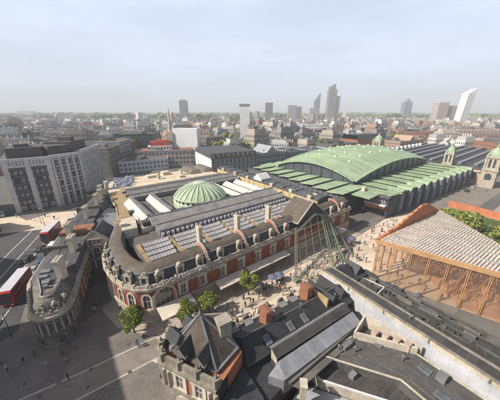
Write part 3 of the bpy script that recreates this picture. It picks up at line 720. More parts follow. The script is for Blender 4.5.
# entrance block: flat lead roof, hexagon screen, red panel coloured as the lit lobby
b = MB(); b.prism([(96.4, -4.6), (106.3, -5.2), (106.3, 5.6), (94.8, 5.6)], 8.6, 9.7, 0, 1); b.build('entrance_roof', [DBRICK, mat('pinkish_roof', (.24, .205, .19), .85, .2, .3)], ph)
b = MB(); b.box(97.2, 106.2, -4.9, -3.9, 0, 8.6); b.build('entrance_wall', DBRICK, ph)
b = MB(); b.face([(97.0, -3.9, 6.2), (95.4, 5.2, 6.2), (95.4, 5.2, 8.6), (97.0, -3.9, 8.6)][::-1]); b.build('hexagon_screen', mat('dark_screen', (.05, .05, .06), .6, .2, 1), ph)
b = MB()
for r_ in range(2):
    for k in range(9):
        t = -3.2+.95*k+.45*r_; s = 97.-(t+3.9)*.176-.06; z = 6.85+.85*r_
        b.cut(); b.face([(s, t+.33*math.cos(R(60*q)), z+.33*math.sin(R(60*q))) for q in range(6)][::-1])
build_each(b, 'hexagon_light', mat('pale_hexagon', (.42, .43, .45), .5, .2, 1), ph)
b = MB(); b.box(94.8, 96.6, -4, 5.3, 5.6, 6.15); b.build('white_beam', WHITE, ph)
b = MB(); b.face([(97.05, -3.8, 3.6), (95.5, 5.1, 3.6), (95.5, 5.1, 5.6), (97.05, -3.8, 5.6)][::-1]); b.build('lobby_glow_panel', TERRA, ph)
b = MB(); b.box(95.2, 95.9, 5.0, 5.7, 0, 8.6); b.cut(); b.box(96.6, 97.4, -4.6, -3.9, 0, 8.6); build_each(b, 'entrance_pier', DBRICK, ph)
b = MB(); b.face([(94.6, 6.5, 10.3), (97.3, 6.5, 10.3), (97.3, 9, 10.3), (94.6, 9, 10.3)]); b.box(94.8, 97, 5.8, 7.4, 9.7, 12.2); b.build('stair_turret', CREAM, ph)

# ------------------------------------------------------------------ ANNEXE (foreground roofs), frame N
ax = empty('annexe_building', (NO[0], NO[1], 0), NB, 'foreground brick annexe with corner pavilion roof, dark slates and long glass lantern', 'building')
ASTN = mat('weathered_stone', (.21, .187, .153), .9, .35, .5, bump=.3, streak=(1.6, 1.6, .2, .25))
PAV = [(-14.0, 1.8), (-13.5, 3.9), (-6.9, 5.9), (-4., 3.9), (-3.6, -3.4), (-8.9, -6.2)]
b = MB(); b.prism(PAV, 0, 10.6, 0, 0); wall = b.build('pavilion_wall', BRICK2, ax)
sp = [(-8.9, -6.2), (-14.0, 1.8), (-13.5, 3.9), (-6.9, 5.9), (-3., 3.9)]
def sweep_out(mb, path, prof): sweep(mb, path, prof)
b = MB(); sweep(b, sp, [(0, 0), (-.15, 0), (-.15, 5.6), (-.4, 5.8), (-.4, 6.2), (0, 6.3)]); b.build('stone_lower_wall', ASTN, ax)
b = MB(); sweep(b, sp, [(0, 9.2), (-.2, 9.3), (-.2, 9.7), (-.55, 10.1), (-.6, 10.6), (.6, 10.65)]); b.build('cornice', ASTN, ax)
b = MB(); sweep(b, sp, [(-.1, 10.6), (-.1, 11.6), (.3, 11.65), (.3, 10.6)])
for dd in (0.3, 3.2, 6.2, 9.2, 11.4, 14.2, 18.0):
    p, tt = at_len(sp, dd); nn = Vector((tt.y, -tt.x)); c = p+nn*.1; b.box(c.x-.4, c.x+.4, c.y-.4, c.y+.4, 10.6, 12.1); b.tube((c.x, c.y, 12.1), (c.x, c.y, 12.9), .2, .05)
b.build('parapet', ASTN, ax)
def wall_win(kind, dd, z, name=None):
    p, tt = at_len(sp, dd); win(kind, ax, p.x, p.y, z, math.atan2(-tt.y, -tt.x), name)
for dd in (3.1, 6.4): wall_win('stone', dd, 6.7)
p, tt = at_len(sp, 4.9); nn = Vector((tt.y, -tt.x)); q = p-nn*.16
win('bigarch', ax, q.x, q.y, 1.0, math.atan2(-tt.y, -tt.x), 'arched_window')
for dd in (13.5, 16.2): wall_win('stone', dd, 6.7)
b = MB()
for dd in (.35, 1.3, 8.2, 9.1, 10.2):
    p, tt = at_len(sp, dd); nn = Vector((tt.y, -tt.x)); c = p-nn*.15; b.cut(); b.box(c.x-.28, c.x+.28, c.y-.28, c.y+.28, 6.3, 9.3)
build_each(b, 'stone_pilaster', STONE, ax)
# hipped pavilion roof with lead hips
HP = [(-8.3, -4.5), (-12.6, 2.2), (-12.2, 3.4), (-6.7, 5.0), (-4.2, 3.2), (-4.0, -2.9)]; HA = (-8.0, 1.2, 16.2)
b = MB()
for i in range(len(HP)):
    p, q = HP[i], HP[(i+1) % len(HP)]; b.face([(*p, 11.0), (*q, 11.0), HA][::-1], 0)
b.build('pavilion_roof', mat('brown_black_slate', (.085, .068, .055), .8, .3, .5, bump=.3, fine=.2, streak=(2, 2, .4, .2)), ax)
b = MB()
for p in HP: b.bar((*p, 11.1), HA, .28, .2)
for i in range(len(HP)): b.bar((*HP[i], 11.08), (*HP[(i+1) % len(HP)], 11.08), .35, .25)
b.lathe((HA[0], HA[1], HA[2]), [(.3, -.1), (.3, .3), (.08, .5), (.05, 1.2)], 8); b.build('lead_hip', LEAD, ax)
# gabled pavilion dormers
dg = MB(); dg.box(-.8, .8, -.1, 1.6, 0, 1.7); dg.gable(-1., 1., -.3, 2.4, 1.7, 3.0, 1, 0, 'y'); dg.box(-1.05, 1.05, -.35, .1, 1.55, 1.75)
dgo = dg.build('gabled_dormer', [STONED, SLATE]); dq = MB(); dq.face([(-.45, -.12, .3), (.45, -.12, .3), (.45, -.12, 1.5), (-.45, -.12, 1.5)]); dqo = dq.build('pane', PANE, dgo)
col.objects.unlink(dgo); col.objects.unlink(dqo); PROTO['gdormer'] = dgo
for dd in (3.3, 6.4):
    p, tt = at_len(sp, dd); nn = Vector((tt.y, -tt.x)); q = p+nn*.75; win('gdormer', ax, q.x, q.y, 10.7, math.atan2(-tt.y, -tt.x))
for dd in (13.3, 16.2):
    p, tt = at_len(sp, dd); nn = Vector((tt.y, -tt.x)); q = p+nn*.6; win('gdormer', ax, q.x, q.y, 10.7, math.atan2(-tt.y, -tt.x))
b = MB(); b.box(-6.1, -4.3, -1.6, 0.1, 10, 15.0); b.box(-6.25, -4.15, -1.75, .25, 15, 15.4); b.build('chimney', mat('grey_render_stack', (.30, .27, .225), .9, .2, .5, streak=(1.5, 1.5, .3, .2)), ax)
# main range
b = MB(); b.prism([(-3.6, 3.7), (-3.6, -9.5), (22, -4.8), (22, 3.7)], 0, 7.1, 0, 1); b.build('wall', [mat('sooty_brick', (.10, .06, .05), .9, .3, .5), SLATE], ax)
b = MB(); b.box(-3.6, 22, 3.5, 4.0, 6.5, 7.2); b.build('street_cornice', STONE, ax)
b = MB()
b.face([(-3.4, 3.5, 7.25), (22, 3.5, 7.25), (22, -.9, 9.9), (-2.2, -.9, 9.9)], 0)
b.face([(22, -4.6, 8.3), (-3.4, -4.6, 8.3), (-2.2, -.9, 9.9), (22, -.9, 9.9)], 0)
b.face([(-3.4, 3.5, 7.25), (-2.2, -.9, 9.9), (-3.4, -4.6, 8.3)], 0); b.face([(-3.65, -3.3, 10.5), (-8.95, -6.3, 10.5), (-8.95, -6.3, 0), (-3.65, -3.3, 0)][::-1]); b.face([(-3.55, 3.8, 10.5), (-3.55, -3.4, 10.5), (-3.55, -3.4, 0), (-3.55, 3.8, 0)][::-1]); b.build('slate_roof', mat('black_slate', (.03, .031, .034), .6, .3, .5, bump=.3, fine=.2), ax)  # upright faces: dark sheets added to blacken the pavilion's unlit sides
BBR = mat('brown_brick', (.25, .105, .06), .9, .28, .6, bump=.3)
RCH = chimney_mesh(1.3, 2.0, 6.5, 12.2, BBR, 4)
rc = RCH.build('chimney', [BBR, POT], ax); rc.location = (3.4, .2, 0)
rc2 = rc.copy(); col.objects.link(rc2); rc2.location = (13.8, .8, 0)
b = MB(); b.box(15.4, 15.8, -3.2, 1.6, 8, 10.7); b.build('party_wall', mat('lichen_brick', (.33, .25, .13), .9, .3, .5), ax)
b = MB(); b.gable(15.8, 18.8, -3.4, 3.2, 7.8, 10.6, 0, 0, 'y'); b.cut(); b.gable(18.9, 21.9, -3.2, 3.2, 7.8, 10.6, 0, 0, 'y'); build_each(b, 'cross_roof', mat('black_slate', (.03, .031, .034)), ax)
sd = MB(); sd.box(-.9, .9, -.1, 1.9, 0, 1.5, 0); sd.box(-1., 1., -.2, 2.2, 1.5, 1.75, 1)
sd.grid([[(.95*math.cos(math.pi*k/8), y, 1.75+.7*math.sin(math.pi*k/8)) for k in range(9)] for y in (-.25, .25)], 2)
sd.face([(.95*math.cos(math.pi*k/8), -.25, 1.75+.7*math.sin(math.pi*k/8)) for k in range(9)], 2); sd.face([(.95*math.cos(math.pi*k/8), .25, 1.75+.7*math.sin(math.pi*k/8)) for k in range(9)][::-1], 2)
sdo = sd.build('street_dormer', [STONED, LEAD, STONED]); col.objects.unlink(sdo); PROTO['sdormer'] = sdo
for s in (-1.6, 1.4, 6.4, 9.6, 12.4, 15.6, 18.6, 21): win('sdormer', ax, s, 3.6, 7.0, R(180)).scale = (.78, .78, .78)
for s in (-1.6, 2.2, 6.0, 9.6, 13.2, 16.8, 20.4):
    for z in (.9, 3.8): win('stone', ax, s, 3.7, z, R(180))
# dark end gables at the far corner, roof junk
b = MB(); b.prism([(22.1, 3.6), (30, 5.2), (33.5, 3.5), (33, -1), (24.5, -1)], 0, 8.4); b.gable(24.6, 29, .2, 4.4, 8.4, 10.8, 0, 0); b.gable(29.2, 32.8, .2, 3.8, 8.4, 10.4, 0, 0, 'y'); b.build('corner_roof', SLATE, ax)
# long lantern: dark roof band then zinc glass slope
b = MB(); b.face([(.6, -6.5, 9.3), (18.2, -6.5, 9.3), (18.2, -5.1, 10.1), (.6, -5.1, 10.1)]); b.box(.6, 18.2, -6.4, -5.1, 7., 9.25); b.face([(18.2, -4.3, 9.6), (.6, -4.3, 9.6), (.6, -5.1, 10.1), (18.2, -5.1, 10.1)], 2)
b.face([(.58, -5.1, 8.2), (.58, -6.5, 8.2), (.58, -6.5, 9.3), (.58, -5.1, 10.1)], 1); b.build('lantern_roof', [FELT, CREAM, LEAD], ax)
b = MB(); b.box(.6, 18.0, -7.0, -6.5, 7, 8.9); b.build('lantern_wall', FELT, ax)
b = MB(); b.face([(.6, -7.0, 9.6), (-.3, -9.2, 8.8), (17.6, -9.0, 9.0), (17.8, -7.0, 9.8)]); b.face([(.6, -7.0, 9.6), (-1.7, -7.4, 8.7), (-.3, -9.2, 8.8)])
b.face([(-.3, -9.2, 8.8), (-.3, -9.2, 6), (17.6, -9.0, 6), (17.6, -9.0, 9.0)]); b.face([(-1.7, -7.4, 8.7), (-1.7, -7.4, 6), (-.3, -9.2, 6), (-.3, -9.2, 8.8)]); b.build('zinc_slope', mat('zinc_slope', (.20, .205, .225), .5, .2, .4, stripes=(0, 2.9, .03), c2=(.32, .325, .34), streak=(1.5, .2, .4, .16)), ax)
b = MB(); b.face([(0.2, -9.6, 8.2), (18, -8.7, 8.2), (19, -10, 8.2), (1, -11, 8.2)][::-1]); b.bar((.2, -9.75, 8.5), (18, -8.8, 8.6), .35, .35); b.build('brown_gutter', DECK, ax)
b = MB(); b.box(-16, -1.8, -30, -19.2, 0, 16.5); b.build('shade_block', mat('sooty_brick', (.10, .06, .05)), ax)  # unseen block added to cast shade on the lowest roofs
rl = MB(); rl.box(-.55, .55, -.8, .8, 0, .22, 1); rl.face([(-.48, -.72, .23), (.48, -.72, .23), (.48, .72, .23), (-.48, .72, .23)])
r0_ = None
for x, y, z, tilt in ((1.5, -2.9, 9.15, .4), (6.5, -2.9, 9.15, .4), (9.8, -2.9, 9.15, .4), (17.0, -12.6, 8.02, 0), (16.4, -22, 8.02, 0), (18.6, -19, 8.02, 0)):
    r0_ = rl.build('rooflight', [PANEG, LEAD], ax) if r0_ is None else r0_.copy()
    if not r0_.users_collection: col.objects.link(r0_)
    r0_.location = (x, y, z); r0_.rotation_euler = (tilt, 0, 0)
vp = MB(); vp.tube((0, 0, 0), (0, 0, 1.1), .1, n=8); vp.lathe((0, 0, 1.1), [(.2, 0), (.2, .1), (.02, .2)], 8); v0_ = None; rr = random.Random(8)
for x, y, z in ((5, -1.0, 9.8), (10.4, -1.2, 9.7), (18.6, -2.4, 9.), (10.5, -9.9, 8), (12.4, -11.5, 8), (17.2, -16.4, 8), (23.3, -14, 10.8)):
    v0_ = vp.build('vent_pipe', LEAD, ax) if v0_ is None else v0_.copy()
    if not v0_.users_collection: col.objects.link(v0_)
    v0_.location = (x, y, z)
b = MB(); b.box(11.2, 13.2, -10.6, -9.9, 8, 8.7); b.cut(); b.box(18.4, 19.6, -21.5, -20.4, 8, 9.1); b.cut(); b.box(14.6, 15.4, -27, -24, 8, 8.6); b.cut(); b.box(9.4, 10.4, -13.6, -12.8, 6.4, 7.2); build_each(b, 'roof_hatch', LEAD, ax)
b = MB(); b.bar((-2.2, -.9, 9.93), (22, -.9, 9.93), .22, .14); b.build('ridge_tile', mat('ridge_tile', (.12, .10, .085), .8, .3, 2), ax)
b = MB()
for a, c in (((8.2, -9.1, 8.06), (19.4, -17.2, 8.06)), ((15.2, -18.4, 8.06), (15.2, -36, 8.06)), ((11, -9.4, 8.06), (15.3, -18.2, 8.06))): b.cut(); b.bar(a, c, .12, .1)
build_each(b, 'cable_tray', STONED, ax)
# tall white rear wall with cream band and roof behind
b = MB(); b.box(22.0, 24.5, -60, 3.2, 0, 10.7, 0, 1); b.build('rear_wall', [GREYW, FELT], ax)
b = MB(); b.box(21.92, 22.0, -60, 3.2, 9.85, 10.6)
for k in range(8): b.box(21.86, 21.92, -3.2-7.3*k, -2.95-7.3*k, 9.85, 10.6, 1)
b.build('cream_band', [CREAM, STONED], ax)
b = MB(); b.box(21.8, 22.2, -60, 3.3, 10.7, 10.95); b.cut(); b.box(24.2, 24.55, -60, 3.3, 10.7, 11.05); build_each(b, 'roof_coping', ASTN, ax)
b = MB(); b.box(22.21, 24.19, -60, 3.3, 10.7, 10.85); b.build('flat_roof', FELT, ax)
b = MB(); b.prism([(24.5, -60), (24.5, -1), (32.6, -1), (34.8, -24), (35.6, -60)], 0, 8.0); b.build('plant_roof', FELT, ax)
b = MB(); b.bar((32.7, -1, 8.1), (34.9, -24, 8.1), .3, .35); b.bar((34.9, -24, 8.1), (35.7, -60, 8.1), .3, .35); b.build('plant_kerb', DECK, ax)
rr = random.Random(21)
pb = MB()
for k in range(150):
    y = rr.uniform(-40, -3); x = rr.uniform(25, 33); w = rr.uniform(.15, .5); l_ = rr.uniform(.5, 4.2); pb.box(x, x+w, y, y+l_, 8.0, 8.0+rr.uniform(.2, 1.1), rr.choice((0, 0, 0, 1, 2)))
for x in (25.6, 27.4, 29.0, 30.6, 32.2): pb.bar((x, -42, 8.5), (x, -3, 8.5), .16, .16, 1)
tag(pb.build('roof_plant', [FELT, mat('dull_duct', (.10, .098, .095), .7, .3, .6), mat('dirty_duct', (.15, .135, .115), .8, .3, .6)], ax), kind='stuff')
b = MB()
for p, q in (((25.2, -1.9), (25.9, -6.5)), ((25.9, -6.5), (30.2, -6.0)), ((30.2, -6.), (29.4, -1.8))): b.bar((*p, 9.0), (*q, 9.0), .18, .18)
b.build('roof_frame', WHITE, ax)
# penthouse and lower flat roofs
b = MB(); b.prism([(7.4, -8.6), (14.4, -9.6), (20.2, -16.9), (20.8, -25.6), (20.5, -40), (12, -40), (14.2, -17.8)], 0, 8.0); b.build('grey_flat_roof', mat('grey_felt', (.08, .077, .075), .9, .2, .3, fine=.2, stripes=(0, 1.1, .05), c2=(.105, .10, .098), streak=(1.4, .3, .5, .25)), ax)
b = MB()
for p, q in (((7.2, -8.5), (14.4, -9.5)), ((7.3, -8.8), (14.1, -17.9)), ((14.1, -17.9), (14., -40)), ((20.3, -16.9), (20.9, -25.6))): b.bar((*p, 8.1), (*q, 8.1), .2, .22)
b.build('white_coping', CREAM, ax)
b = MB(); ph_poly = [(14.4, -9.7), (18.2, -9.0), (21.2, -17.5), (20.2, -17.0)]
b.face([(14.4, -9.75, 7.9), (20.2, -17.1, 7.9), (20.2, -17.1, 9.2), (14.4, -9.75, 9.2)][::-1]); b.face([(14.9, -9.6, 9.2), (20.6, -16.9, 9.2), (20.6, -16.9, 7.9), (14.9, -9.6, 7.9)][::-1])
b.face([(14.4, -9.75, 9.2), (20.2, -17.1, 9.2), (20.6, -16.9, 9.2), (14.9, -9.6, 9.2)][::-1])
b.face([(14.4, -9.7, 9.3), (18.1, -9.0, 10.4), (18.3, -9.25, 10.4), (14.6, -9.95, 9.3)]); b.face([(14.4, -9.7, 8), (18.1, -9.0, 8), (18.1, -9.0, 10.4), (14.4, -9.7, 9.3)]); b.face([(14.6, -9.95, 9.3), (18.3, -9.25, 10.4), (18.3, -9.25, 8), (14.6, -9.95, 8)])
b.face([(18.1, -9.0, 10.4), (21.0, -17.4, 9.2), (21.3, -17.4, 9.2), (18.5, -9.0, 10.4)]); b.face([(18.1, -9.1, 10.4), (18.1, -9.1, 8), (21.0, -17.4, 8), (21.0, -17.4, 9.2)]); b.face([(18.5, -9.0, 10.4), (21.3, -17.4, 9.2), (21.3, -17.4, 5), (18.5, -9.0, 5)][::-1])
b.build('penthouse_wall', CREAM, ax)
b = MB(); b.face([(14.6, -9.7, 8.05), (18.2, -9.2, 8.05), (20.9, -18, 8.05), (20.4, -17, 8.05)][::-1]); b.build('penthouse_deck', FELT, ax)
for k in range(4):
    f_ = .2+.2*k; b = MB(); x, y = 16.6+4*f_, -10.2-6.9*f_; b.box(x-.5, x+.42, y-.55, y+.3, 8.05, 9.6); o = b.build('pink_vent', mat('pinkish_panel', (.42, .31, .27), .8, .15, .6), ax)
b = MB(); b.prism([(5.0, -7.6), (7.2, -8.7), (14, -18), (13.9, -40), (11.6, -40), (11.4, -18.4), (5.6, -11)], 0, 6.4, 0, 1); b.build('lower_roof', [CREAM, FELT], ax)
b = MB(); b.prism([(1.2, -9.8), (5.0, -8.0), (5.5, -11.1), (11.3, -18.6), (11.5, -40), (-6, -40), (-6, -11.0)], 0, 4.6); b.build('bottom_roof', FELT, ax)
b = MB(); b.face([(3.4, -8.9, 4.62), (5.4, -11.2, 4.62), (8.6, -15.2, 4.62), (4.2, -13.0, 4.62), (1.6, -10.0, 4.62)][::-1]); b.build('white_roof_sheet', mat('pale_grey_roof', (.34, .34, .355), .8, .2, .3), ax)
b = MB(); b.bar((4.9, -7.5, 6.5), (7.1, -8.6, 6.5), .3, .3); b.bar((4.9, -7.6, 6.5), (5.5, -11, 6.5), .25, .25); b.bar((5.5, -11, 6.5), (11.4, -18.5, 6.5), .25, .25); b.build('white_trim', WHITE, ax)
sc2 = MB(); sc2.box(-.5, .5, -.35, .35, 4.5, 7.6); sc2.box(-.65, .65, -.5, .5, 7.6, 7.9)
for k in range(3): sc2.box(-.3, .3, -.4, -.35, 5.2+.75*k, 5.6+.75*k, 1)
o = sc2.build('small_chimney', [CREAM, FELT], ax); o.location = (1.2, -11.4, 2.0); o.rotation_euler.z = R(50)
b = MB(); b.prism([(-9, -6.4), (-3.6, -3.8), (-3.6, -9), (-6, -11.0), (-6, -22), (-14, -22)], 0, 7.8); b.hip([(-6.5, -8), (-3.8, -9), (-5, -14), (-9, -13)], 7.8, [(-6, -10.8, 9.6)]); b.build('low_range_roof', SLATE, ax)
b = MB(); b.hip([(-8.2, -10.4), (-4.6, -8.6), (-2.8, -12), (-6.6, -14.2)], 7.85, [(-6.2, -10.4, 9.2)]); b.build('tan_roof', SLATEB, ax)

# ------------------------------------------------------------------ GLASS PAVILION
pv = empty('glass_pavilion', (34.2, 58.7, 0), 0, 'large glass pavilion with orange timber frame and white louvred roof', 'pavilion')
Lp, Tp, Rp = Vector((0, 0)), Vector((32.3, 21.6)), Vector((28.6, -21.8)); ZP = 11.6
tri = [Lp, Tp, Rp]
b = MB(); b.prism([(.3, 0), (32, 21.2), (28.4, -21.4)], .014, .06); b.build('floor', mat('pavilion_floor', (.58, .51, .43), .8, .15, .3), pv)
b = MB(); b.prism([(.0, .0), (32.3, 21.6), (28.6, -21.8)], ZP, ZP+.25); b.build('roof_glass', glass_mat('roof_glass', (.9, .89, .9), .06), pv)
def clip_line(p, d):
    ts = []
    for i in range(3):
        a, c = tri[i], tri[(i+1) % 3]; e = c-a; den = d.x*e.y-d.y*e.x
        if abs(den) < 1e-6: continue
        w = a-p; t = (w.x*e.y-w.y*e.x)/den; u = (w.x*d.y-w.y*d.x)/den
        if 0 <= u <= 1: ts.append(t)
    return (min(ts), max(ts)) if len(ts) >= 2 else None
du = (Tp-Lp).normalized(); dn = Vector((du.y, -du.x)); df = (Rp-Lp).normalized(); dfn = Vector((-df.y, df.x))
sl = MB(); rr = random.Random(2); k = .7
while k < 36:
    r_ = clip_line(dn*k, du)
    if r_:
        t0, t1 = r_; q = t0+.15
        while q < t1-.2:
            ln = min(rr.choice((.9, 1.3, 1.8, 2.6)), t1-q); a = dn*k+du*q; c = dn*k+du*(q+ln-.2); sl.bar((a.x, a.y, ZP+.42), (c.x, c.y, ZP+.42), .5, .08); q += ln
    k += .68
sl.build('louvre', LOUV, pv)
sl = MB(); k = 4.4
while k < 36:
    r_ = clip_line(dfn*k, df)
    if r_:
        a, c = dfn*k+df*r_[0], dfn*k+df*r_[1]; sl.bar((a.x, a.y, ZP+.55), (c.x, c.y, ZP+.55), .28, .3)
    k += 4.6
sl.build('roof_spine', mat('grey_spine', (.28, .27, .27), .6, .2, .5), pv)
b = MB(); b.bar((*(Lp-df*.3), ZP-.1), (*Rp, ZP-.1), .7, 1.1); b.build('front_beam', TIMBER, pv)
b = MB(); b.bar((*Lp, ZP), (*Tp, ZP), .8, .9); b.bar((*Tp, ZP), (*Rp, ZP), .8, .6); b.build('edge_beam', TIMBER, pv)
post = MB(); post.box(-.24, -.1, -.16, .16, 0, ZP-.5); post.box(.1, .24, -.16, .16, 0, ZP-.5)
po = None; nP = 10
for k in range(nP):
    c = df*(.4+k*3.75)
    if po is None: po = post.build('post', TIMBER, pv)
    else: po = po.copy(); col.objects.link(po)
    po.location = (c.x, c.y, .05); po.rotation_euler.z = math.atan2(df.y, df.x)
for k in range(1, 9):
    c = du*(k*4.2); po = po.copy(); col.objects.link(po); po.location = (c.x, c.y, .05); po.rotation_euler.z = math.atan2(du.y, du.x)
b = MB(); a, c = Lp+dfn*.1, Rp+dfn*.1; b.face([(a.x, a.y, .1), (c.x, c.y, .1), (c.x, c.y, ZP-.6), (a.x, a.y, ZP-.6)]); b.build('front_glass', GLASS, pv)
b = MB()
for k in range(4, 9):
    a, c = df*(.4+k*3.75)+dfn*.5, df*(.4+(k+1)*3.75)+dfn*.5
    b.bar((a.x, a.y, .3), (c.x, c.y, ZP-1), .13, .13); b.bar((c.x, c.y, .3), (a.x, a.y, ZP-1), .13, .13)
    a2 = (a+c)/2+dfn*3; b.bar((a2.x, a2.y, .3), (a.x, a.y, ZP-1), .18, .18); b.bar((a2.x, a2.y, .3), (c.x, c.y, ZP-1), .18, .18)
b.build('brace', TIMBER, pv)
# curved brick terraces inside
INB = mat('pink_terracotta', (.50, .31, .235), .9, .28, .4, fine=.2)
b = MB()
for i, (dx, z) in enumerate(((0, 1.7), (2.6, 3.4), (5.4, 5.2), (8.4, 7.2))):
    lp = [(15.2+dx, 9.6+dx*.62), (15.5+dx, 3.6), (15.9+dx, -3.6), (16.3+dx, -11.6-dx*.73)]; b.prism(lp+[(28.0, -20.7), (31.4, 19.4)], .07, z)
for i in range(9):
    y = -9+2.6*i; b.bar((16+.2*i, y, 1.7), (24.5, y+1.5, 7.3), .25, .9)
b.build('brick_terrace', INB, pv)
# terracotta lattice wall on the north edge
b = MB(); w = [(0, 0), (.0, .8), (.25, 1.6), (.62, 5.6), (.72, 5.2), (1, .6), (1, 0)]
D = (Tp-Lp); off = Vector((-du.y, du.x))*.5
for sgn, nrm in ((0, 1), (1, -1)):
    o2 = off*(1 if sgn else .2); f_ = [(Lp.x+D.x*u+o2.x*1.6, Lp.y+D.y*u+o2.y*1.6, ZP-.3+z) for u, z in w]; b.face(f_[::nrm], 0)
b.grid([[(Lp.x+D.x*u+off.x*.32, Lp.y+D.y*u+off.y*.32, ZP-.3+z) for u, z in w], [(Lp.x+D.x*u+off.x*1.6, Lp.y+D.y*u+off.y*1.6, ZP-.3+z) for u, z in w]], 0)
b.build('terracotta_screen', TERRAS, pv)
# ------------------------------------------------------------------ garden beyond the pavilion
tag((lambda m_: m_.build('garden_wall', TERRA))(MB().prism([(98.5, 115), (99.4, 115.6), (118, 84), (117, 83.4)], 0, 3.2)), 'low terracotta wall behind the green garden, beside the road', 'wall')
def leaf_mesh(n, blobs, size, seed, mi=0):
    """leaf sized faces spread through a few overlapping ellipsoids"""
    rr = random.Random(seed); m = MB()
    tw_ = sum(b_[3] for b_ in blobs)
    for _ in range(n):
        q = rr.uniform(0, tw_)
        for bl in blobs:
            q -= bl[3]
            if q <= 0: break
        while True:
            v = Vector((rr.uniform(-1, 1), rr.uniform(-1, 1), rr.uniform(-1, 1)))
            if .25 < v.length <= 1: break
        v *= .62+.38*rr.random()
        c = Vector((bl[0]+v.x*bl[3], bl[1]+v.y*bl[3], bl[2]+v.z*bl[3]*.85))
        s_ = size*rr.uniform(.6, 1.4); u = Vector((rr.uniform(-1, 1), rr.uniform(-1, 1), rr.uniform(-.5, 1))).normalized(); w = u.orthogonal().normalized(); x = u.cross(w)
        m.face([c+w*s_, c+x*s_*.6, c-w*s_, c-x*s_*.6], mi if rr.random() < .75 else 1)
    return m
def blobs(rr, r, h, k):
    out = [(0, 0, h, r*.85)]
    for i in range(k):
        a = 2*math.pi*i/k+rr.uniform(-.3, .3); q = r*rr.uniform(.45, .7); out.append((q*math.cos(a), q*math.sin(a), h+rr.uniform(-.45, .5)*r, r*rr.uniform(.35, .5)))
    return out
def make_tree(loc, r, h, seed, label, group=None, mats=(LEAF, LEAFY), n=9000, size=.17):
    rr = random.Random(seed); t = empty('tree', loc, rr.uniform(0, 6), label, 'tree', group)
    b = MB(); b.tube((0, 0, 0), (0.05, 0, h*.55), .2, .13, 8); bl = blobs(rr, r, h, 7)
    for x, y, z, q in bl[1:]: b.tube((0.03, 0, h*.5), (x*.8, y*.8, z), .09, .03, 5)
    b.build('trunk', TRUNK, t); leaf_mesh(n, bl, size, seed).build('crown', list(mats), t); return t
make_tree((-24.6, 40.2, 0), 2.7, 4.1, 1, 'round street tree nearest the forecourt, standing alone at the market corner')
make_tree(tuple(Mw(3.4, -4.9)), 2.5, 3.7, 2, 'left tree of the close pair before the lettered market front')
make_tree(tuple(Mw(8.6, -5.1)), 2.3, 3.9, 3, 'right tree of the close pair before the lettered market front')
make_tree(tuple(Mw(19.6, -5.7)), 2.6, 4.4, 4, 'broad yellow green tree farthest along the market street')
make_tree((-80.5, 121, 0), 3.2, 4.2, 5, 'small dark tree beside the white finned offices', mats=(LEAFD, LEAF), n=1500, size=.3)
rr = random.Random(14)
SHR = []
for i in range(26):
    u, v = rr.random(), rr.random(); p = Vector((70, 84))*(1-u)+Vector((96, 80))*u*v+Vector((90, 106))*u*(1-v)
    SHR.append((p.x, p.y, rr.uniform(2.4, 4.0)))
base = None
for i, (x, y, r_) in enumerate(SHR):
    if i < 3:
        b_ = leaf_mesh(900, blobs(rr, 1., .7, 6), .17, 50+i); o = b_.build('shrub', [(LEAF, LEAFY), (LEAFY, LEAFD), (LEAFD, LEAF)][i] and list([(LEAF, LEAFY), (LEAFY, LEAFD), (LEAFD, LEAF)][i])); SHR[i] = (*SHR[i], o)
        src = [s_[3] for s_ in SHR[:i+1]]
    else: o = src[i % 3].copy(); col.objects.link(o)
    o.location = (x, y, 0); o.scale = (r_*1.25, r_*1.25, r_*1.15); o.rotation_euler.z = rr.uniform(0, 6)
    tag(o, ['bright green shrub massed in the garden behind the glass pavilion', 'yellowish shrub massed in the garden behind the glass pavilion', 'dark green shrub massed in the garden behind the glass pavilion'][i % 3], 'shrub', 'shrubs in the pavilion garden')
tag(MB().prism([(66, 84), (88, 108), (98, 112), (114, 86), (84, 62), (66, 60)], .02, .25).build('grass', LEAFD), None, None, None, 'stuff')

# ------------------------------------------------------------------ EAST MARKET, towers
em = empty('east_market', (AO[0], AO[1], 0), AL, 'long cream and slate market range beyond the green shell, with glazed ridges', 'market hall')
b = MB(); b.prism([(203, -16), (330, -16), (330, 62), (203, 62)], 0, 8.5); b.build('wall', mat('cream_brick', (.44, .33, .25), .9, .2, .4), em)
b = MB()
for k in range(13):
    y = -13+5.9*k; b.box(202.6, 203, y, y+3.6, 2.5, 6.8)
b.build('arcade_window', PANEG, em)
b = MB()
for k in range(9):
    y0 = -15+8.5*k; b.gable(204, 329, y0, y0+8.3, 8.5, 11.4, 0, 0)
b.build('slate_roof', SLATEG, em)
b = MB()
for k in range(9):
    y = -10.8+8.5*k; b.box(206, 326, y-.9, y+.9, 10.8, 12.1)
b.build('ridge_glazing', mat('ridge_glass', (.21, .215, .235), .3, .3, .4, stripes=(0, 2.2, .3), c2=(.1, .1, .115)), em)
b = MB()
for k in range(10): b.cut(); b.lathe((222+9*k, 57-.2*k, 10.5), [(1.4, 0), (1.6, 1.5), (1.0, 2.6), (0.01, 3.)], 10)
build_each(b, 'white_vent', WHITE, em)
b = MB(); b.box(202.2, 203.2, -15, 61, 7.6, 8.8); b.build('cornice', mat('pink_stone', (.50, .37, .29), .9, .2, .5), em)
b = MB()
b.box(203, 207, 34, 48, 0, 9); b.face([(202.9, 41+6.5*math.cos(math.pi*k/12), 9+5.2*math.sin(math.pi*k/12)) for k in range(13)][::-1]); b.face([(205.9, 41+6.5*math.cos(math.pi*k/12), 9+5.2*math.sin(math.pi*k/12)) for k in range(13)])
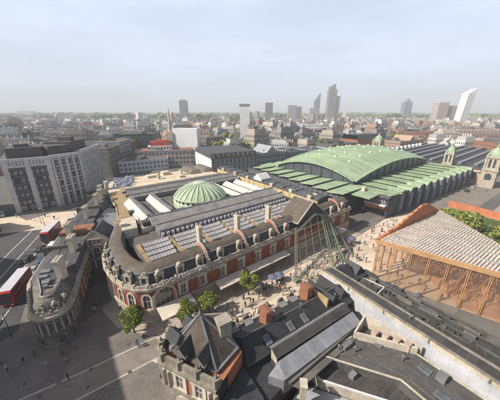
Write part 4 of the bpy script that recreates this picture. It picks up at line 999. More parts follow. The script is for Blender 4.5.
b.grid([[(x, 41+6.5*math.cos(math.pi*k/12), 9+5.2*math.sin(math.pi*k/12)) for k in range(13)] for x in (202.9, 205.9)], 0)
b.build('arched_gable', STONE, em)
b = MB(); b.face([(202.8, 41+4.*math.cos(math.pi*k/12), 8.6+3.4*math.sin(math.pi*k/12)) for k in range(13)][::-1]); b.build('arch_window', PANEG, em)
def copper_tower(loc, rz, label, h=26, w=6.2, sq=True):
    t = empty('domed_tower', loc, rz, label, 'tower', 'copper domed market towers')
    b = MB(); b.box(-w/2, w/2, -w/2, w/2, 0, h*.42); b.box(-w/2-.4, w/2+.4, -w/2-.4, w/2+.4, h*.42, h*.46)
    o = w*.44; b.box(-o, o, -o, o, h*.46, h*.73); b.box(-o-.5, o+.5, -o-.5, o+.5, h*.73, h*.77)
    for sx in (-1, 1):
        for sy in (-1, 1): b.box(sx*o-.5*0-.45, sx*o+.45, sy*o-.45, sy*o+.45, h*.46, h*.73)
    b.build('shaft', STONE, t)
    b = MB()
    for q in range(4):
        a = R(90*q); c, s = math.cos(a), math.sin(a); f = lambda x, y, z: (x*c-y*s, x*s+y*c, z)
        for xx in (-1.05, 1.05): b.cut(); b.face([f(xx-.55, -o-.04, h*.5), f(xx+.55, -o-.04, h*.5), f(xx+.55, -o-.04, h*.69), f(xx, -o-.04, h*.715), f(xx-.55, -o-.04, h*.69)])
        b.cut(); b.face([f(-1.6, -w/2-.04, h*.2), f(1.6, -w/2-.04, h*.2), f(1.6, -w/2-.04, h*.32), f(0, -w/2-.04, h*.37), f(-1.6, -w/2-.04, h*.32)])
    build_each(b, 'belfry_opening', PANE, t)
    b = MB(); b.lathe((0, 0, h*.77), [(w*.5, 0), (w*.5, .5), (w*.47, 1.6), (w*.38, 3.1), (w*.22, 4.3), (w*.13, 4.7), (w*.13, 5.9), (w*.16, 6.), (.1, 6.9), (.06, 8.2), (0.01, 8.3)], 12, 0, True)
    for q in range(4): a = R(45+90*q); b.lathe((o*1.3*math.cos(a), o*1.3*math.sin(a), h*.77), [(.7, 0), (.7, .8), (.4, 1.4), (.05, 2.2)], 8)
    b.build('copper_dome', COPPER, t); return t
copper_tower(tuple(Mw(198, -20)), AL, 'nearest copper domed cream tower, at the road corner right of the shell', 25, 7)
copper_tower(tuple(Mw(206, 4))[:2]+(0,), AL, 'small copper domed turret just behind the nearest tower', 23, 5)
t_ = copper_tower((118, 232, 0), AL, 'copper domed tower rising straight behind the crown of the green shell', 26, 7.5)
for ch in t_.children: pass

# ------------------------------------------------------------------ NEIGHBOURING BUILDINGS
def facade_windows(mb, p0, p1, z0, z1, nx, nz, fx=.55, fz=.6, mi=1, out=.07):
    """a grid of recess-coloured panes on the wall from p0 to p1 (outside on the right of travel)"""
    p0, p1 = Vector(p0), Vector(p1); d = (p1-p0); n = Vector((d.y, -d.x)).normalized()*out
    for i in range(nx):
        for j in range(nz):
            a = p0+d*((i+.5-fx/2)/nx)+n; c = p0+d*((i+.5+fx/2)/nx)+n; h_ = (z1-z0)/nz; za, zb = z0+h_*(j+.5-fz/2), z0+h_*(j+.5+fz/2)
            mb.face([(a.x, a.y, za), (c.x, c.y, za), (c.x, c.y, zb), (a.x, a.y, zb)], mi)
def poly_building(name, label, cat, poly, h, wall, nz=4, mod=3.2, roof=DECK, rz0=1.2, plant=2, seed=0, group=None, fx=.55, fz=.55, pm=PANEG):
    """walls, roof with parapet and plant, window grid on every side"""
    a = sum(poly[i][0]*poly[(i+1) % len(poly)][1]-poly[(i+1) % len(poly)][0]*poly[i][1] for i in range(len(poly)))
    if a < 0: poly = poly[::-1]
    cx = sum(p[0] for p in poly)/len(poly); cy = sum(p[1] for p in poly)/len(poly)
    t = empty(name, (cx, cy, 0), 0, label, cat, group); q = [(p[0]-cx, p[1]-cy) for p in poly]
    b = MB(); b.prism(q, 0, h, 0, 1); b.build('wall', [wall, roof], t)
    b = MB(); n = len(q)
    for i in range(n):
        p0, p1 = Vector(q[i]), Vector(q[(i+1) % n]); b.bar((*p0, h+.3), (*p1, h+.3), .5, .7)
    b.build('parapet', wall, t)
    b = MB()
    for i in range(n):
        l_ = (Vector(q[i])-Vector(q[(i+1) % n])).length
        if l_ > 4: facade_windows(b, q[i], q[(i+1) % n], rz0, h-.6, max(1, int(l_/mod)), nz, fx, fz, 0)
    tag(b.build('glazing', pm, t), kind='stuff')
    rr = random.Random(seed); b = MB()
    for k in range(plant):
        x, y = [sum(w*p[c] for w, p in zip(ws, q)) for ws in [[rr.random()+.2 for _ in q]] for c in (0, 1)] if False else (rr.uniform(-.35, .35)*max(abs(p[0]) for p in q), rr.uniform(-.35, .35)*max(abs(p[1]) for p in q))
        w, d_ = rr.uniform(1.5, 4), rr.uniform(1.5, 5); b.box(x-w, x+w, y-d_, y+d_, h, h+rr.uniform(1.2, 3.4))
    if plant: b.build('roof_plant', rr.choice((LEAD, FELT, STONED)), t)
    return t
# big finned office on the left: three angular blocks
DK = mat('dark_cladding', (.055, .052, .053), .6, .2, .3); FIN = mat('pale_stone_fin', (.50, .485, .475), .85, .15, .4, streak=(1.5, 1.5, .15, .16)); LW = mat('blue_pane', (.22, .235, .26), .12, .45, 1.3, spec=.8); BRC = mat('brown_cladding', (.085, .078, .075), .8, .2, .3)
def finned(label, p0, p1, depth, h, bays, wide, attic, floors, roof):
    p0, p1 = Vector(p0), Vector(p1); d = p1-p0; L_ = d.length; t = empty('finned_office', (p0.x, p0.y, 0), math.atan2(d.y, d.x), label, 'office building', 'finned offices on the left road')
    b = MB(); b.box(0, L_, 0, depth, 0, h, 0, 1); b.build('wall', [DK, BRC], t)
    b = MB()
    for k in range(bays+1): x = L_*k/bays; b.cut(); b.box(x-wide/2, x+wide/2, -.75, .05, 0, h+.4)
    build_each(b, 'fin', FIN, t)
    b = MB(); b.box(-wide/2, L_+wide/2, -.55, .1, h-(3.4 if attic else 1.0), h+.6); b.build('attic_band', FIN, t)
    b = MB(); top = h-(3.6 if attic else 1.2); fh = (top-3.4)/floors
    for f_ in range(1, floors+1): b.cut(); b.box(0, L_, -.3, .02, 3.4+fh*f_-.75, 3.4+fh*f_-.2)
    build_each(b, 'spandrel', mat('grey_spandrel', (.13, .125, .125), .8, .2, .4) if attic else FIN, t)
    b = MB(); rr = random.Random(int(L_*10)); nx = bays*(4 if attic else 2)
    for k in range(nx):
        for f_ in range(floors):
            if rr.random() < .1: continue
            x0 = L_*(k+.18)/nx; x1 = L_*(k+.82)/nx; z0 = 3.5+fh*f_+.25; b.face([(x0, -.08, z0), (x1, -.08, z0), (x1, -.08, z0+fh*.5), (x0, -.08, z0+fh*.5)])
    if attic: facade_windows(b, (0, -.55), (L_, -.55), h-3, h-.2, 13, 1, .45, .7, 0, .06)
    facade_windows(b, (0, 0), (L_, 0), .4, 3.2, bays*2, 1, .7, .8, 0, .1); facade_windows(b, (L_, 0), (L_, depth), 2, h-1, 5, floors, .5, .45, 0)
    tag(b.build('glazing', LW, t), kind='stuff')
    b = MB()
    for x0, x1, y0, y1, z in roof: b.cut(); b.box(x0, x1, y0, y1, h, h+z)
    build_each(b, 'roof_storey', BRC, t); return t
finned('pale framed office block with broad fins and small attic windows, nearest on the left road', (-107.5, 106.8), (-95.3, 116), 24, 24.3, 2, 1.9, True, 5, [(1, 14, 5, 20, 4.6), (4, 9, 8, 14, 6)])
finned('middle finned office block with a square grid of windows', (-94.6, 117.2), (-88.9, 128.4), 22, 24.6, 4, .8, False, 6, [(1.5, 11, 4, 18, 4.2)])
finned('farthest finned office block with many thin close fins', (-88.9, 130), (-93.6, 154), 20, 25.4, 9, .8, False, 6, [(3, 21, 5, 17, 4.4), (8, 13, 7, 13, 6.4)])
poly_building('office_block', 'pale blue grey slab office at the far left edge beside the finned block', 'office building', [(-145, 88), (-115.5, 101), (-119, 110), (-146, 110)], 26, mat('pale_blue_panel', (.42, .45, .50), .6, .15, .4), 7, 3, plant=2)
poly_building('corner_house', 'small stone building at the left edge beside the sunlit side street', 'building', [(-103, 79), (-97.5, 87.5), (-112, 92), (-120, 84)], 8.5, STONED, 3, 2.6, plant=1)
# off the left and lower edges: the row whose shadow lies on the road and forecourt
poly_building('street_block', 'stone office row along the left side of the main road', 'building', [(-108, -25), (-84, -25), (-88, 30), (-93, 58), (-112, 62)], 21, STONED, 6, 3.4, plant=2)
poly_building('street_block', 'tall corner office above the lower forecourt', 'building', [(-60, 5.5), (-80.5, 31.7), (-106, 14), (-84, -14)], 40, STONED, 11, 3.2, plant=2)
# continuing the left road
for i, (poly, hh, w, lab) in enumerate((
    ([(-99, 174), (-102, 196), (-125, 196), (-125, 174)], 20, STONED, 'grey stone office next beyond the finned block on the left road'),
    ([(-103, 199), (-107, 226), (-130, 226), (-130, 199)], 22, mat('blue_grey_stone', (.24, .245, .265), .8, .2, .4), 'blue grey office on the left road, second beyond the finned block'),
    ([(-109, 230), (-114, 262), (-140, 262), (-140, 230)], 19, BRICK2, 'brown brick office on the left road, third beyond the finned block'),
    ([(-100, 186), (-68, 204), (-71, 214), (-102, 200)], 8.5, mat('white_shed', (.50, .50, .52), .7, .15, .3), 'long low pale shed with wide glazed front beyond the market'),
    ([(-96, 208), (-50, 219), (-52, 231), (-99, 224)], 13.5, mat('cream_block', (.40, .35, .31), .9, .2, .4), 'long block with red roof edge behind the low pale shed'),
    ([(-134, 248), (-97, 252), (-97, 276), (-138, 276)], 24, mat('dark_green_glass', (.035, .05, .048), .25, .2, .3), 'dark green glass office block beyond the red roofed block'))):
    poly_building('office_block', lab, 'office building', poly, hh, w, max(2, int(hh/3.4)), 3.0, plant=2, seed=i, pm=(PANEG if i < 5 else mat('green_pane', (.05, .075, .07), .1, .3, .5, spec=.8)), roof=(DECK if i != 4 else mat('red_roof', (.30, .085, .06), .9, .2, .3)))
RP = empty('penthouse', (-79, 221, 13.5), R(14), 'bright red rooftop plant room over a white storey', 'rooftop building')
b = MB(); b.box(-10, 10, -5, 5, 0, 3.6); b.build('wall', WHITE, RP); b = MB(); b.box(-8, 8, -4, 4, 3.6, 7); b.box(-4, 7, -3, 3, 7, 8.2); b.build('red_storey', mat('red_cladding', (.42, .075, .05), .7, .15, .4), RP)
b = MB(); facade_windows(b, (-10, -5), (10, -5), .5, 3.4, 8, 1, .6, .5, 0); b.build('window', PANEG, RP)
bb = empty('white_screen', (-72, 280, 0), R(-6), 'large blank white sheeted wall standing among the rooftops', 'screen')
b = MB(); b.box(-14, 14, 0, 12, 0, 28); b.build('wall', mat('blank_white', (.70, .70, .70), .8, .06, .2), bb); b = MB(); b.box(-14.3, 14.3, -.3, 0, 0, 5); b.build('base', STONED, bb)
spx = empty('church', (-88, 283, 0), 0, 'slender grey church spire against the hazy skyline', 'church')
b = MB(); b.box(-3, 3, -3, 3, 0, 24); b.box(-5, 22, 2, 14, 0, 12); b.build('tower', STONE, spx); b = MB(); b.lathe((0, 0, 24), [(3.2, 0), (2.4, 2), (0.02, 27)], 8, 0, False); b.gable(-5, 22, 2, 14, 12, 18); b.build('spire', STONE, spx)
# cold store block: white side wall, grey arcaded front
cs = empty('cold_store', (-27, 172.5, 0), math.atan2(15.5, 31), 'grey arcaded block with tall white end wall behind the market', 'warehouse')
b = MB(); b.box(0, 36, 0, 44, 0, 13.4); b.build('wall', mat('grey_render', (.33, .32, .33), .9, .15, .3), cs)
b = MB(); b.face([(-.06, 43.9, 2), (-.06, .1, 2), (-.06, .1, 13.3), (-.06, 43.9, 13.3)]); b.build('white_end', WHITE, cs)
b = MB(); b.box(-.4, 36.4, -.5, .0, 12.9, 13.7); b.box(-.2, 36.2, -.3, 0, 8.6, 9.1); b.build('cornice', STONED, cs)
b = MB(); b.grid([[(x, y, z) for x in (0, 36)] for y, z in ((0.2, 13.4), (2, 17), (42, 17), (44, 13.4))], 0); b.face([(0, .2, 13.4), (0, 2, 17), (0, 42, 17), (0, 44, 13.4)][::-1]); b.face([(36, .2, 13.4), (36, 2, 17), (36, 42, 17), (36, 44, 13.4)]); b.build('mansard', SLATEG, cs)
b = MB(); facade_windows(b, (0, 0), (36, 0), .5, 8.4, 11, 2, .45, .6, 0); facade_windows(b, (0, 0), (36, 0), 9.2, 12.8, 11, 1, .5, .7, 0); tag(b.build('window', PANEG, cs), kind='stuff')
b = MB()
for k in range(9):
    x = 2.6+3.85*k; b.box(x-.9, x+.9, .0, 2, 13.7, 16); b.face([(x+.9*math.cos(math.pi*j/8), -.02, 15.9+.9*math.sin(math.pi*j/8)) for j in range(9)]); 
b.build('dormer', STONED, cs)
for i, (p0, ln, dp_, hh, w, lab) in enumerate((((4.5, 190), 30, 26, 14, mat('blue_grey_render', (.27, .28, .30), .9, .15, .3), 'blue grey long block with a central pediment, next to the arcaded block'),
    ((31, 206), 22, 24, 13, mat('slate_blue_render', (.24, .255, .29), .9, .15, .3), 'slate blue plain block right of the pedimented block'),
    ((51, 218), 26, 22, 12.5, mat('white_arcade', (.46, .47, .50), .85, .15, .3), 'pale blue fronted block with many arched windows behind the green shell'),
    ((78, 236), 34, 22, 15, STONED, 'dark stone block behind the top of the green shell'),
    ((112, 262), 40, 22, 17, BRICK2, 'brown brick block with long dark mansard behind the shell'),
    ((160, 268), 46, 24, 15, mat('tan_brick', (.36, .25, .18), .9, .2, .3), 'tan block with big arched gable right of the domed tower'))):
    a = R(31); d_ = Vector((math.cos(a), math.sin(a))); n_ = Vector((-d_.y, d_.x)); p0 = Vector(p0); p1 = p0+d_*ln
    t = poly_building('street_block', lab, 'building', [tuple(p0), tuple(p1), tuple(p1+n_*dp_), tuple(p0+n_*dp_)], hh, w, int(hh/3.6), 2.9, plant=2, seed=40+i, roof=SLATEG)
    if i in (0, 5):
        m_ = (p0+p1)/2; g_ = MB(); loc = Vector(t.location)
        f_ = lambda u, v, z: ((m_+d_*u+n_*v).x-loc.x, (m_+d_*u+n_*v).y-loc.y, z)
        g_.face([f_(-6, -.3, hh), f_(6, -.3, hh), f_(0, -.3, hh+5.5)]); g_.face([f_(6, 20, hh), f_(-6, 20, hh), f_(0, 20, hh+5.5)]); g_.face([f_(6, -.3, hh), f_(6, 20, hh), f_(0, 20, hh+5.5), f_(0, -.3, hh+5.5)]); g_.face([f_(-6, 20, hh), f_(-6, -.3, hh), f_(0, -.3, hh+5.5), f_(0, 20, hh+5.5)]); g_.build('pediment', w, t)
    if i == 4:
        loc = Vector(t.location); g_ = MB(); f_ = lambda u, v, z: ((p0+d_*u+n_*v).x-loc.x, (p0+d_*u+n_*v).y-loc.y, z)
        g_.grid([[f_(0, 0, hh+.6), f_(ln, 0, hh+.6)], [f_(1, 3, hh+5), f_(ln-1, 3, hh+5)], [f_(1, 19, hh+5), f_(ln-1, 19, hh+5)], [f_(0, 22, hh+.6), f_(ln, 22, hh+.6)]]); g_.build('mansard', SLATE, t)
# right hand blocks
for i, (poly, hh, w, lab, nz) in enumerate((
    ([(270, 330), (318, 318), (330, 356), (282, 370)], 24, mat('banded_cream', (.44, .33, .28), .9, .2, .3), 'stepped cream and brick office left of the leaning tower', 6),
    ([(205, 352), (252, 344), (258, 372), (211, 380)], 20, mat('rose_brick', (.36, .17, .12), .9, .2, .3), 'rose brick block with many storeys right of the domed tower', 5),
    ([(262, 300), (360, 290), (372, 322), (270, 332)], 20, mat('pink_banded', (.34, .235, .22), .9, .2, .3), 'wide long banded office block at the far right', 5),
    ([(350, 262), (430, 252), (440, 286), (356, 296)], 26, mat('tan_banded', (.36, .27, .21), .9, .2, .3), 'tall tan block at the right edge of the photograph', 6),
    ([(232, 236), (262, 232), (266, 262), (236, 266)], 16, BRICK2, 'brick and cream house group behind the east market', 4),
    ([(82, 405), (112, 400), (116, 436), (86, 440)], 27, mat('white_concrete', (.58, .58, .58), .8, .12, .3), 'white concrete office cube above the far roofs', 8))):
    poly_building('office_block', lab, 'office building', poly, hh, w, nz, 4, plant=3, seed=60+i, fx=.75, fz=.45)
# skyline towers
def tower(loc, w, d_, h, m, label, nz, nx, top=None, rz=0., slant=0., pm=PANEG, name='tower_block'):
    t = empty(name, loc, rz, label, 'tower block'); b = MB()
    p = [(-w/2, -d_/2), (w/2, -d_/2), (w/2, d_/2), (-w/2, d_/2)]
    rows = [[(x, y, 0) for x, y in p], [(x, y, h) for x, y in p]]
    if slant:
        rows = [[(x, y, 0) for x, y in p], [(-w/2+slant*.8, -d_/2, h*.88), (w/2+slant, -d_/2, h), (w/2+slant, d_/2, h), (-w/2+slant*.8, d_/2, h*.88)]]
    b.grid(rows, 0, False, True); b.face(rows[1]); b.build('wall', m, t)
    g_ = MB()
    for i in range(nx):
        for j in range(nz):
            for s, y in ((1, -d_/2-.12), ):
                x0, x1 = -w/2+w*(i+.22)/nx, -w/2+w*(i+.78)/nx; hh = h*(.86 if slant else .97); za, zb = hh*(j+.25)/nz+1, hh*(j+.8)/nz+1; sh = lambda z: slant*z/h*.9
                g_.face([(x0+sh(za), y, za), (x1+sh(za), y, za), (x1+sh(zb), y, zb), (x0+sh(zb), y, zb)])
    for i in range(max(2, nx-1)):
        for j in range(nz):
            if slant: break
            n_ = max(2, nx-1); y0, y1 = -d_/2+d_*(i+.22)/n_, -d_/2+d_*(i+.78)/n_; za, zb = h*.97*(j+.25)/nz+1, h*.97*(j+.8)/nz+1
            g_.face([(w/2+.12, y0, za), (w/2+.12, y1, za), (w/2+.12, y1, zb), (w/2+.12, y0, zb)]); g_.face([(-w/2-.12, y1, za), (-w/2-.12, y0, za), (-w/2-.12, y0, zb), (-w/2-.12, y1, zb)])
    tag(g_.build('glazing', pm, t), kind='stuff')
    if top: top(t)
    return t
DG = mat('grey_tower', (.20, .19, .19), .7, .12, .1); CT = mat('concrete_tower', (.38, .355, .34), .8, .12, .1); WT = mat('white_tower', (.62, .62, .62), .8, .08, .1); BT = mat('blue_glass_tower', (.20, .235, .28), .4, .12, .1)
def roundtop(t):
    b = MB(); b.grid([[(13*math.cos(math.pi*k/12), y, 80+9*math.sin(math.pi*k/12)) for k in range(13)] for y in (-11, 11)], 0, True); b.face([(13*math.cos(math.pi*k/12), -11, 80+9*math.sin(math.pi*k/12)) for k in range(13)]); b.build('curved_top', DG, t)
tower((-239, 950, 0), 26, 22, 80, DG, 'round topped dark tower alone on the left skyline', 22, 5, roundtop)
def capw(t):
    b = MB(); b.box(-8.3, 8.3, -8.3, 8.3, 54.5, 57.5); b.build('dark_crown', DG, t)
tower((-8.5, 425, 0), 15.6, 15.6, 54.5, WT, 'plain white slab tower nearest the centre of the skyline', 3, 1, capw, pm=WT)
tower((65, 905, 0), 25, 22, 77, DG, 'brown grey tower just right of the white slab tower', 20, 4)
tower((159, 1000, 0), 31, 26, 72, CT, 'square pale concrete tower, left of a pair on the skyline', 18, 6)
tower((197, 1080, 0), 26, 26, 68, DG, 'square grey tower, right of a pair on the skyline', 16, 5)
def steps(t):
    b = MB(); b.box(-15, -4, -14, 14, 120, 150); b.box(0, 10, -12, 12, 120, 158); b.box(13, 34, -12, 12, 0, 112); b.build('stepped_top', mat('brown_glass_tower', (.215, .19, .18), .5, .12, .1), t)
tower((352, 1150, 0), 34, 30, 138, mat('brown_glass_tower', (.215, .19, .18)), 'tallest dark stepped twin tower on the skyline', 34, 6, steps)
def wedge(t):
    b = MB(); b.face([(-12, -11.2, 96), (12, -11.2, 96), (12, -11.2, 128)]); b.face([(12, 11, 96), (-12, 11, 96), (12, 11, 128)]); b.face([(-12, -11.2, 96), (12, -11.2, 128), (12, 11, 128), (-12, 11, 96)]); b.build('slanted_top', BT, t)
tower((300, 1190, 0), 24, 22, 96, BT, 'blue glass tower with slanted top beside the tallest tower', 24, 6, wedge)
tower((243, 1000, 0), 30, 24, 62, CT, 'broad grey block in front of the slanted blue tower', 14, 6)
tower((645, 800, 0), 20, 26, 112, WT, 'leaning white ribbed tower on the right skyline', 30, 6, None, 0, 10, pm=CT)
tower((770, 1300, 0), 36, 30, 96, BT, 'dark blue jagged tower right of the centre skyline', 22, 5, lambda t: MB().box(-4, 8, -10, 10, 96, 108).build('mast_storey', BT, t))
tower((800, 1330, 0), 22, 22, 84, DG, 'short dark tower beside the jagged blue tower', 18, 4)
tower((650, 900, 0), 34, 30, 78, mat('peach_tower', (.48, .385, .33), .8, .1, .1), 'peach coloured block left of the leaning white tower', 18, 6)
tower((690, 905, 0), 22, 26, 68, mat('peach_tower2', (.44, .35, .30), .8, .1, .1), 'lower peach block touching the leaning white tower', 15, 4)
tower((-2080, 2450, 0), 130, 60, 62, BT, 'wide blue grey hospital like block on the far left horizon', 9, 16)
tower((800, 760, 0), 90, 40, 60, mat('tan_tower', (.38, .30, .25), .8, .12, .1), 'broad tan block on the right edge of the skyline', 13, 12)

# ------------------------------------------------------------------ THE CITY: rows of countable buildings, then the far mass
PAL = [((.40, .35, .29), 'buff'), ((.29, .165, .125), 'red brick'), ((.52, .50, .47), 'pale'), ((.25, .235, .225), 'grey'), ((.36, .22, .15), 'brown brick'), ((.52, .51, .49), 'white'), ((.22, .235, .26), 'blue grey')]
CW = [mat('city_wall_'+n.replace(' ', '_'), c, .9, .15, .08, randomize=.35) for c, n in PAL]
CR = [mat('city_slate', (.13, .125, .125), .8, .25, .08, randomize=.5), mat('city_flat_roof', (.28, .27, .26), .9, .25, .06, randomize=.6), mat('city_tile', (.24, .15, .12), .9, .25, .08, randomize=.4)]
def city_mesh(kind, seed):
    rr = random.Random(seed); b = MB()
    if kind == 'terraced_house':
        w, d_, h = rr.uniform(18, 30), rr.uniform(10, 13), rr.uniform(9, 13); b.box(-w/2, w/2, -d_/2, d_/2, 0, h); b.gable(-w/2, w/2, -d_/2, d_/2, h, h+rr.uniform(3, 4.5), 1, 0)
        k = -w/2
        while k < w/2+1: b.box(k-.4, k+.4, -2.6, 1, h, h+4.9, 0); k += 6
        nz, mod = 3, 2.8
    elif kind == 'office':
        w, d_, h = rr.uniform(22, 36), rr.uniform(16, 26), rr.uniform(14, 24); b.box(-w/2, w/2, -d_/2, d_/2, 0, h, 0, 1); b.box(-w/2+3, w/2-3, -d_/2+3, d_/2-3, h, h+3.2, 0, 1)
        for k in range(5): x, y = rr.uniform(-w/3, w/3), rr.uniform(-d_/3, d_/3); b.box(x-2, x+2, y-1.5, y+1.5, h+3.2, h+rr.uniform(4, 6.5), 1)
        nz, mod = int(h/3.4), 3.2
    elif kind == 'mansard_block':
        w, d_, h = rr.uniform(20, 34), rr.uniform(14, 18), rr.uniform(11, 17); b.box(-w/2, w/2, -d_/2, d_/2, 0, h)
        b.prism([(-w/2+.01, -d_/2+.01), (w/2-.01, -d_/2+.01), (w/2-.01, d_/2-.01), (-w/2+.01, d_/2-.01)], h, h+.4, 0)
        o, i_ = [(-w/2, -d_/2), (w/2, -d_/2), (w/2, d_/2), (-w/2, d_/2)], [(-w/2+1.6, -d_/2+1.6), (w/2-1.6, -d_/2+1.6), (w/2-1.6, d_/2-1.6), (-w/2+1.6, d_/2-1.6)]
        b.grid([[(*p, h+.4) for p in o], [(*p, h+3.6) for p in i_]], 1, False, True); b.face([(*p, h+3.6) for p in i_], 1)
        for k in range(4): x = -w/2+w*(k+.5)/4; b.box(x-.7, x+.7, -.8, .8, h+3, h+6, 0)
        nz, mod = int(h/3.3), 2.8
    else:
        w, d_, h = rr.uniform(24, 40), rr.uniform(18, 28), rr.uniform(8, 13); b.box(-w/2, w/2, -d_/2, d_/2, 0, h, 0, 1)
        n = 3
        for k in range(n): b.gable(-w/2, w/2, -d_/2+d_*k/n, -d_/2+d_*(k+1)/n, h, h+2.6, 1, 0)
        nz, mod = 2, 4
    p = [(-w/2, -d_/2), (w/2, -d_/2), (w/2, d_/2), (-w/2, d_/2)]
    for i in range(4): facade_windows(b, p[i], p[(i+1) % 4], 1, h-.5, max(2, int((Vector(p[i])-Vector(p[(i+1) % 4])).length/mod)), nz, .5, .55, 2)
    o = b.build(kind, [CW[0], CR[0], PANEG]); col.objects.unlink(o); return o, max(w, d_)
KINDS = {'terraced_house': 'terraced houses', 'office': 'flat roofed offices', 'mansard_block': 'mansard roofed blocks', 'warehouse': 'ridge roofed warehouses'}
PROT = {k: [city_mesh(k, i*7+j) for j in range(5)] for i, k in enumerate(KINDS)}
KL = {'terraced_house': 'pitched roof terrace', 'office': 'flat roofed office', 'mansard_block': 'mansard roofed block', 'warehouse': 'ridge roofed low warehouse'}
rr = random.Random(99)
FIX = [(-20, 192, 36), (-75, 215, 40), (-115, 262, 30), (-66, 262, 34), (-88, 283, 14), (-115, 212, 34), (-112, 150, 34), (20, 212, 24), (45, 226, 20), (68, 240, 22), (98, 258, 26), (135, 285, 26), (184, 290, 30), (300, 345, 38), (316, 310, 62), (400, 272, 56), (232, 362, 34), (250, 250, 24), (99, 420, 28), (-8, 425, 16), (118, 232, 10), (-10, 190, 40)]
def blocked(x, y):
    s, t = (x-AO[0])*CA+(y-AO[1])*SA, -(x-AO[0])*SA+(y-AO[1])*CA
    if -60 < s < 345 and -140 < t < 100: return True
    if -112 < x < -15 and y < 252: return True
    if abs(x+.019*y) < 17 and 300 < y < 430: return True
    if -.31 < x/y < -.2 and 290 < y < 380: return True
    if x < -78 and y < 176: return True
    if -100-(y-110)*.16 < x < -84-(y-110)*.1 and y < 330: return True
    return any((x-a)**2+(y-c)**2 < r_*r_ for a, c, r_ in FIX)
pl_ = []; cnt = {k: 0 for k in KINDS}
y = 165.
while y < 640:
    x = -1.3*y-20
    while x < 1.3*y+20:
        px, py = x+rr.uniform(-5, 5), y+rr.uniform(-5, 5)
        k = rr.choices(list(KINDS), (5, 3, 4, 2))[0]; pr, sz = rr.choice(PROT[k])
        x += sz*.60+1.2
        if blocked(px, py) or cnt[k] >= 295: continue
        if rr.random() < .06: continue
        o = pr.copy(); col.objects.link(o); o.location = (px, py, 0)
        o.rotation_euler.z = R(rr.choice((31, 31, 38, 15, -8, 121)))+rr.uniform(-.12, .12); sc_ = rr.uniform(.85, 1.15); o.scale = (.66, .66, sc_*(1.2 if rr.random() < .12 else 1))
        ci = rr.choices(range(7), (4, 2, 5, 3, 2.5, 5, 2))[0]; ri = rr.choices((0, 1, 2), (4, 3.5, .8))[0] if k != 'office' else 1
        for sl_, m in ((0, CW[ci]), (1, CR[ri])): o.material_slots[sl_].link = 'OBJECT'; o.material_slots[sl_].material = m
        where = 'left' if px < -y*.33 else ('right' if px > y*.33 else 'middle'); far = 'nearer' if y < 330 else 'farther'
        rn = ('slate', 'grey', 'tiled')[ri]
        tag(o, f'{PAL[ci][1]} {KL[k]}, {rn} roof, among the {far} {where} rooftops', 'building', f'{KINDS[k]} in the {far} {where} rooftops'); cnt[k] += 1
    y += 14.5
# the far mass: one object
b = MB(); y = 640.
while y < 5200:
    st = 24+(y-640)*.03; x = -1.6*y
    while x < 1.6*y:
        w, d_, h = rr.uniform(.5, 1.05)*st, rr.uniform(.4, .8)*st, rr.choice((9, 12, 14, 17, 20, 24))*rr.uniform(.8, 1.2)
        if rr.random() < .03 and abs(x) < .5*y: h *= 1.9; w *= .5
        cx, cy, a = x+rr.uniform(-.4, .4)*st, y+rr.uniform(-.4, .4)*st, rr.choice((.5, .2, -.3, .9)); c, s = math.cos(a), math.sin(a)
        p = [(cx+u*c*w/2-v*s*d_/2, cy+u*s*w/2+v*c*d_/2) for u, v in ((-1, -1), (1, -1), (1, 1), (-1, 1))]
        ci = rr.randrange(7); b.prism(p, 0, h, ci, 7+rr.choice((0, 1, 1, 2)), False); x += st*1.12
        if rr.random() < .4:
            f = [(cx+(q[0]-cx)*.5, cy+(q[1]-cy)*.5) for q in p]; b.prism(f, h, h+rr.uniform(2, 5), rr.randrange(7), 8, False)
    y += st*.8+4
tag(b.build('distant_city', CW+CR), kind='stuff')
# trees between the roofs and on the hills
def clump(name, spots, n, size, seed, mats):
    r2 = random.Random(seed); m = MB()
    for x, y, r_, z in spots:
        for _ in range(n):
            v = Vector((r2.gauss(0, .5), r2.gauss(0, .5), r2.uniform(-.6, .6))); c = Vector((x+v.x*r_, y+v.y*r_*.8, z+v.z*r_*.6)); s_ = size*r2.uniform(.6, 1.4)*r_/8
            u = Vector((r2.uniform(-1, 1), r2.uniform(-1, 1), r2.uniform(0, 1))).normalized(); w = u.orthogonal().normalized(); q = u.cross(w)
            m.face([c+w*s_, c+q*s_*.7, c-w*s_, c-q*s_*.7], r2.randrange(2))
    return tag(m.build(name, mats), kind='stuff')
sp_ = []
for _ in range(420):
    y = rr.uniform(230, 1200); x = rr.uniform(-1, 1)*y
    if not blocked(x, y): sp_.append((x, y, rr.uniform(6, 11), rr.uniform(10, 17)))
for _ in range(34): sp_.append((-55+rr.gauss(0, 17), 470+rr.gauss(0, 16), rr.uniform(6, 10), rr.uniform(8, 19)))
for _ in range(30): sp_.append((335+rr.gauss(0, 26), 590+rr.gauss(0, 18), rr.uniform(6, 11), rr.uniform(8, 20)))
for _ in range(18): sp_.append((400+rr.gauss(0, 20), 470+rr.gauss(0, 16), rr.uniform(6, 10), rr.uniform(8, 18)))
clump('rooftop_trees', sp_, 150, 1.5, 4, [LEAF, LEAFY])
far = []
for _ in range(760):
    y = rr.uniform(1000, 4800); far.append((rr.uniform(-1.3, 1.3)*y, y, rr.uniform(18, 30)*(1+y/2600), rr.uniform(14, 24)))
clump('far_woods', far, 60, 2.2, 5, [LEAF, LEAFD])

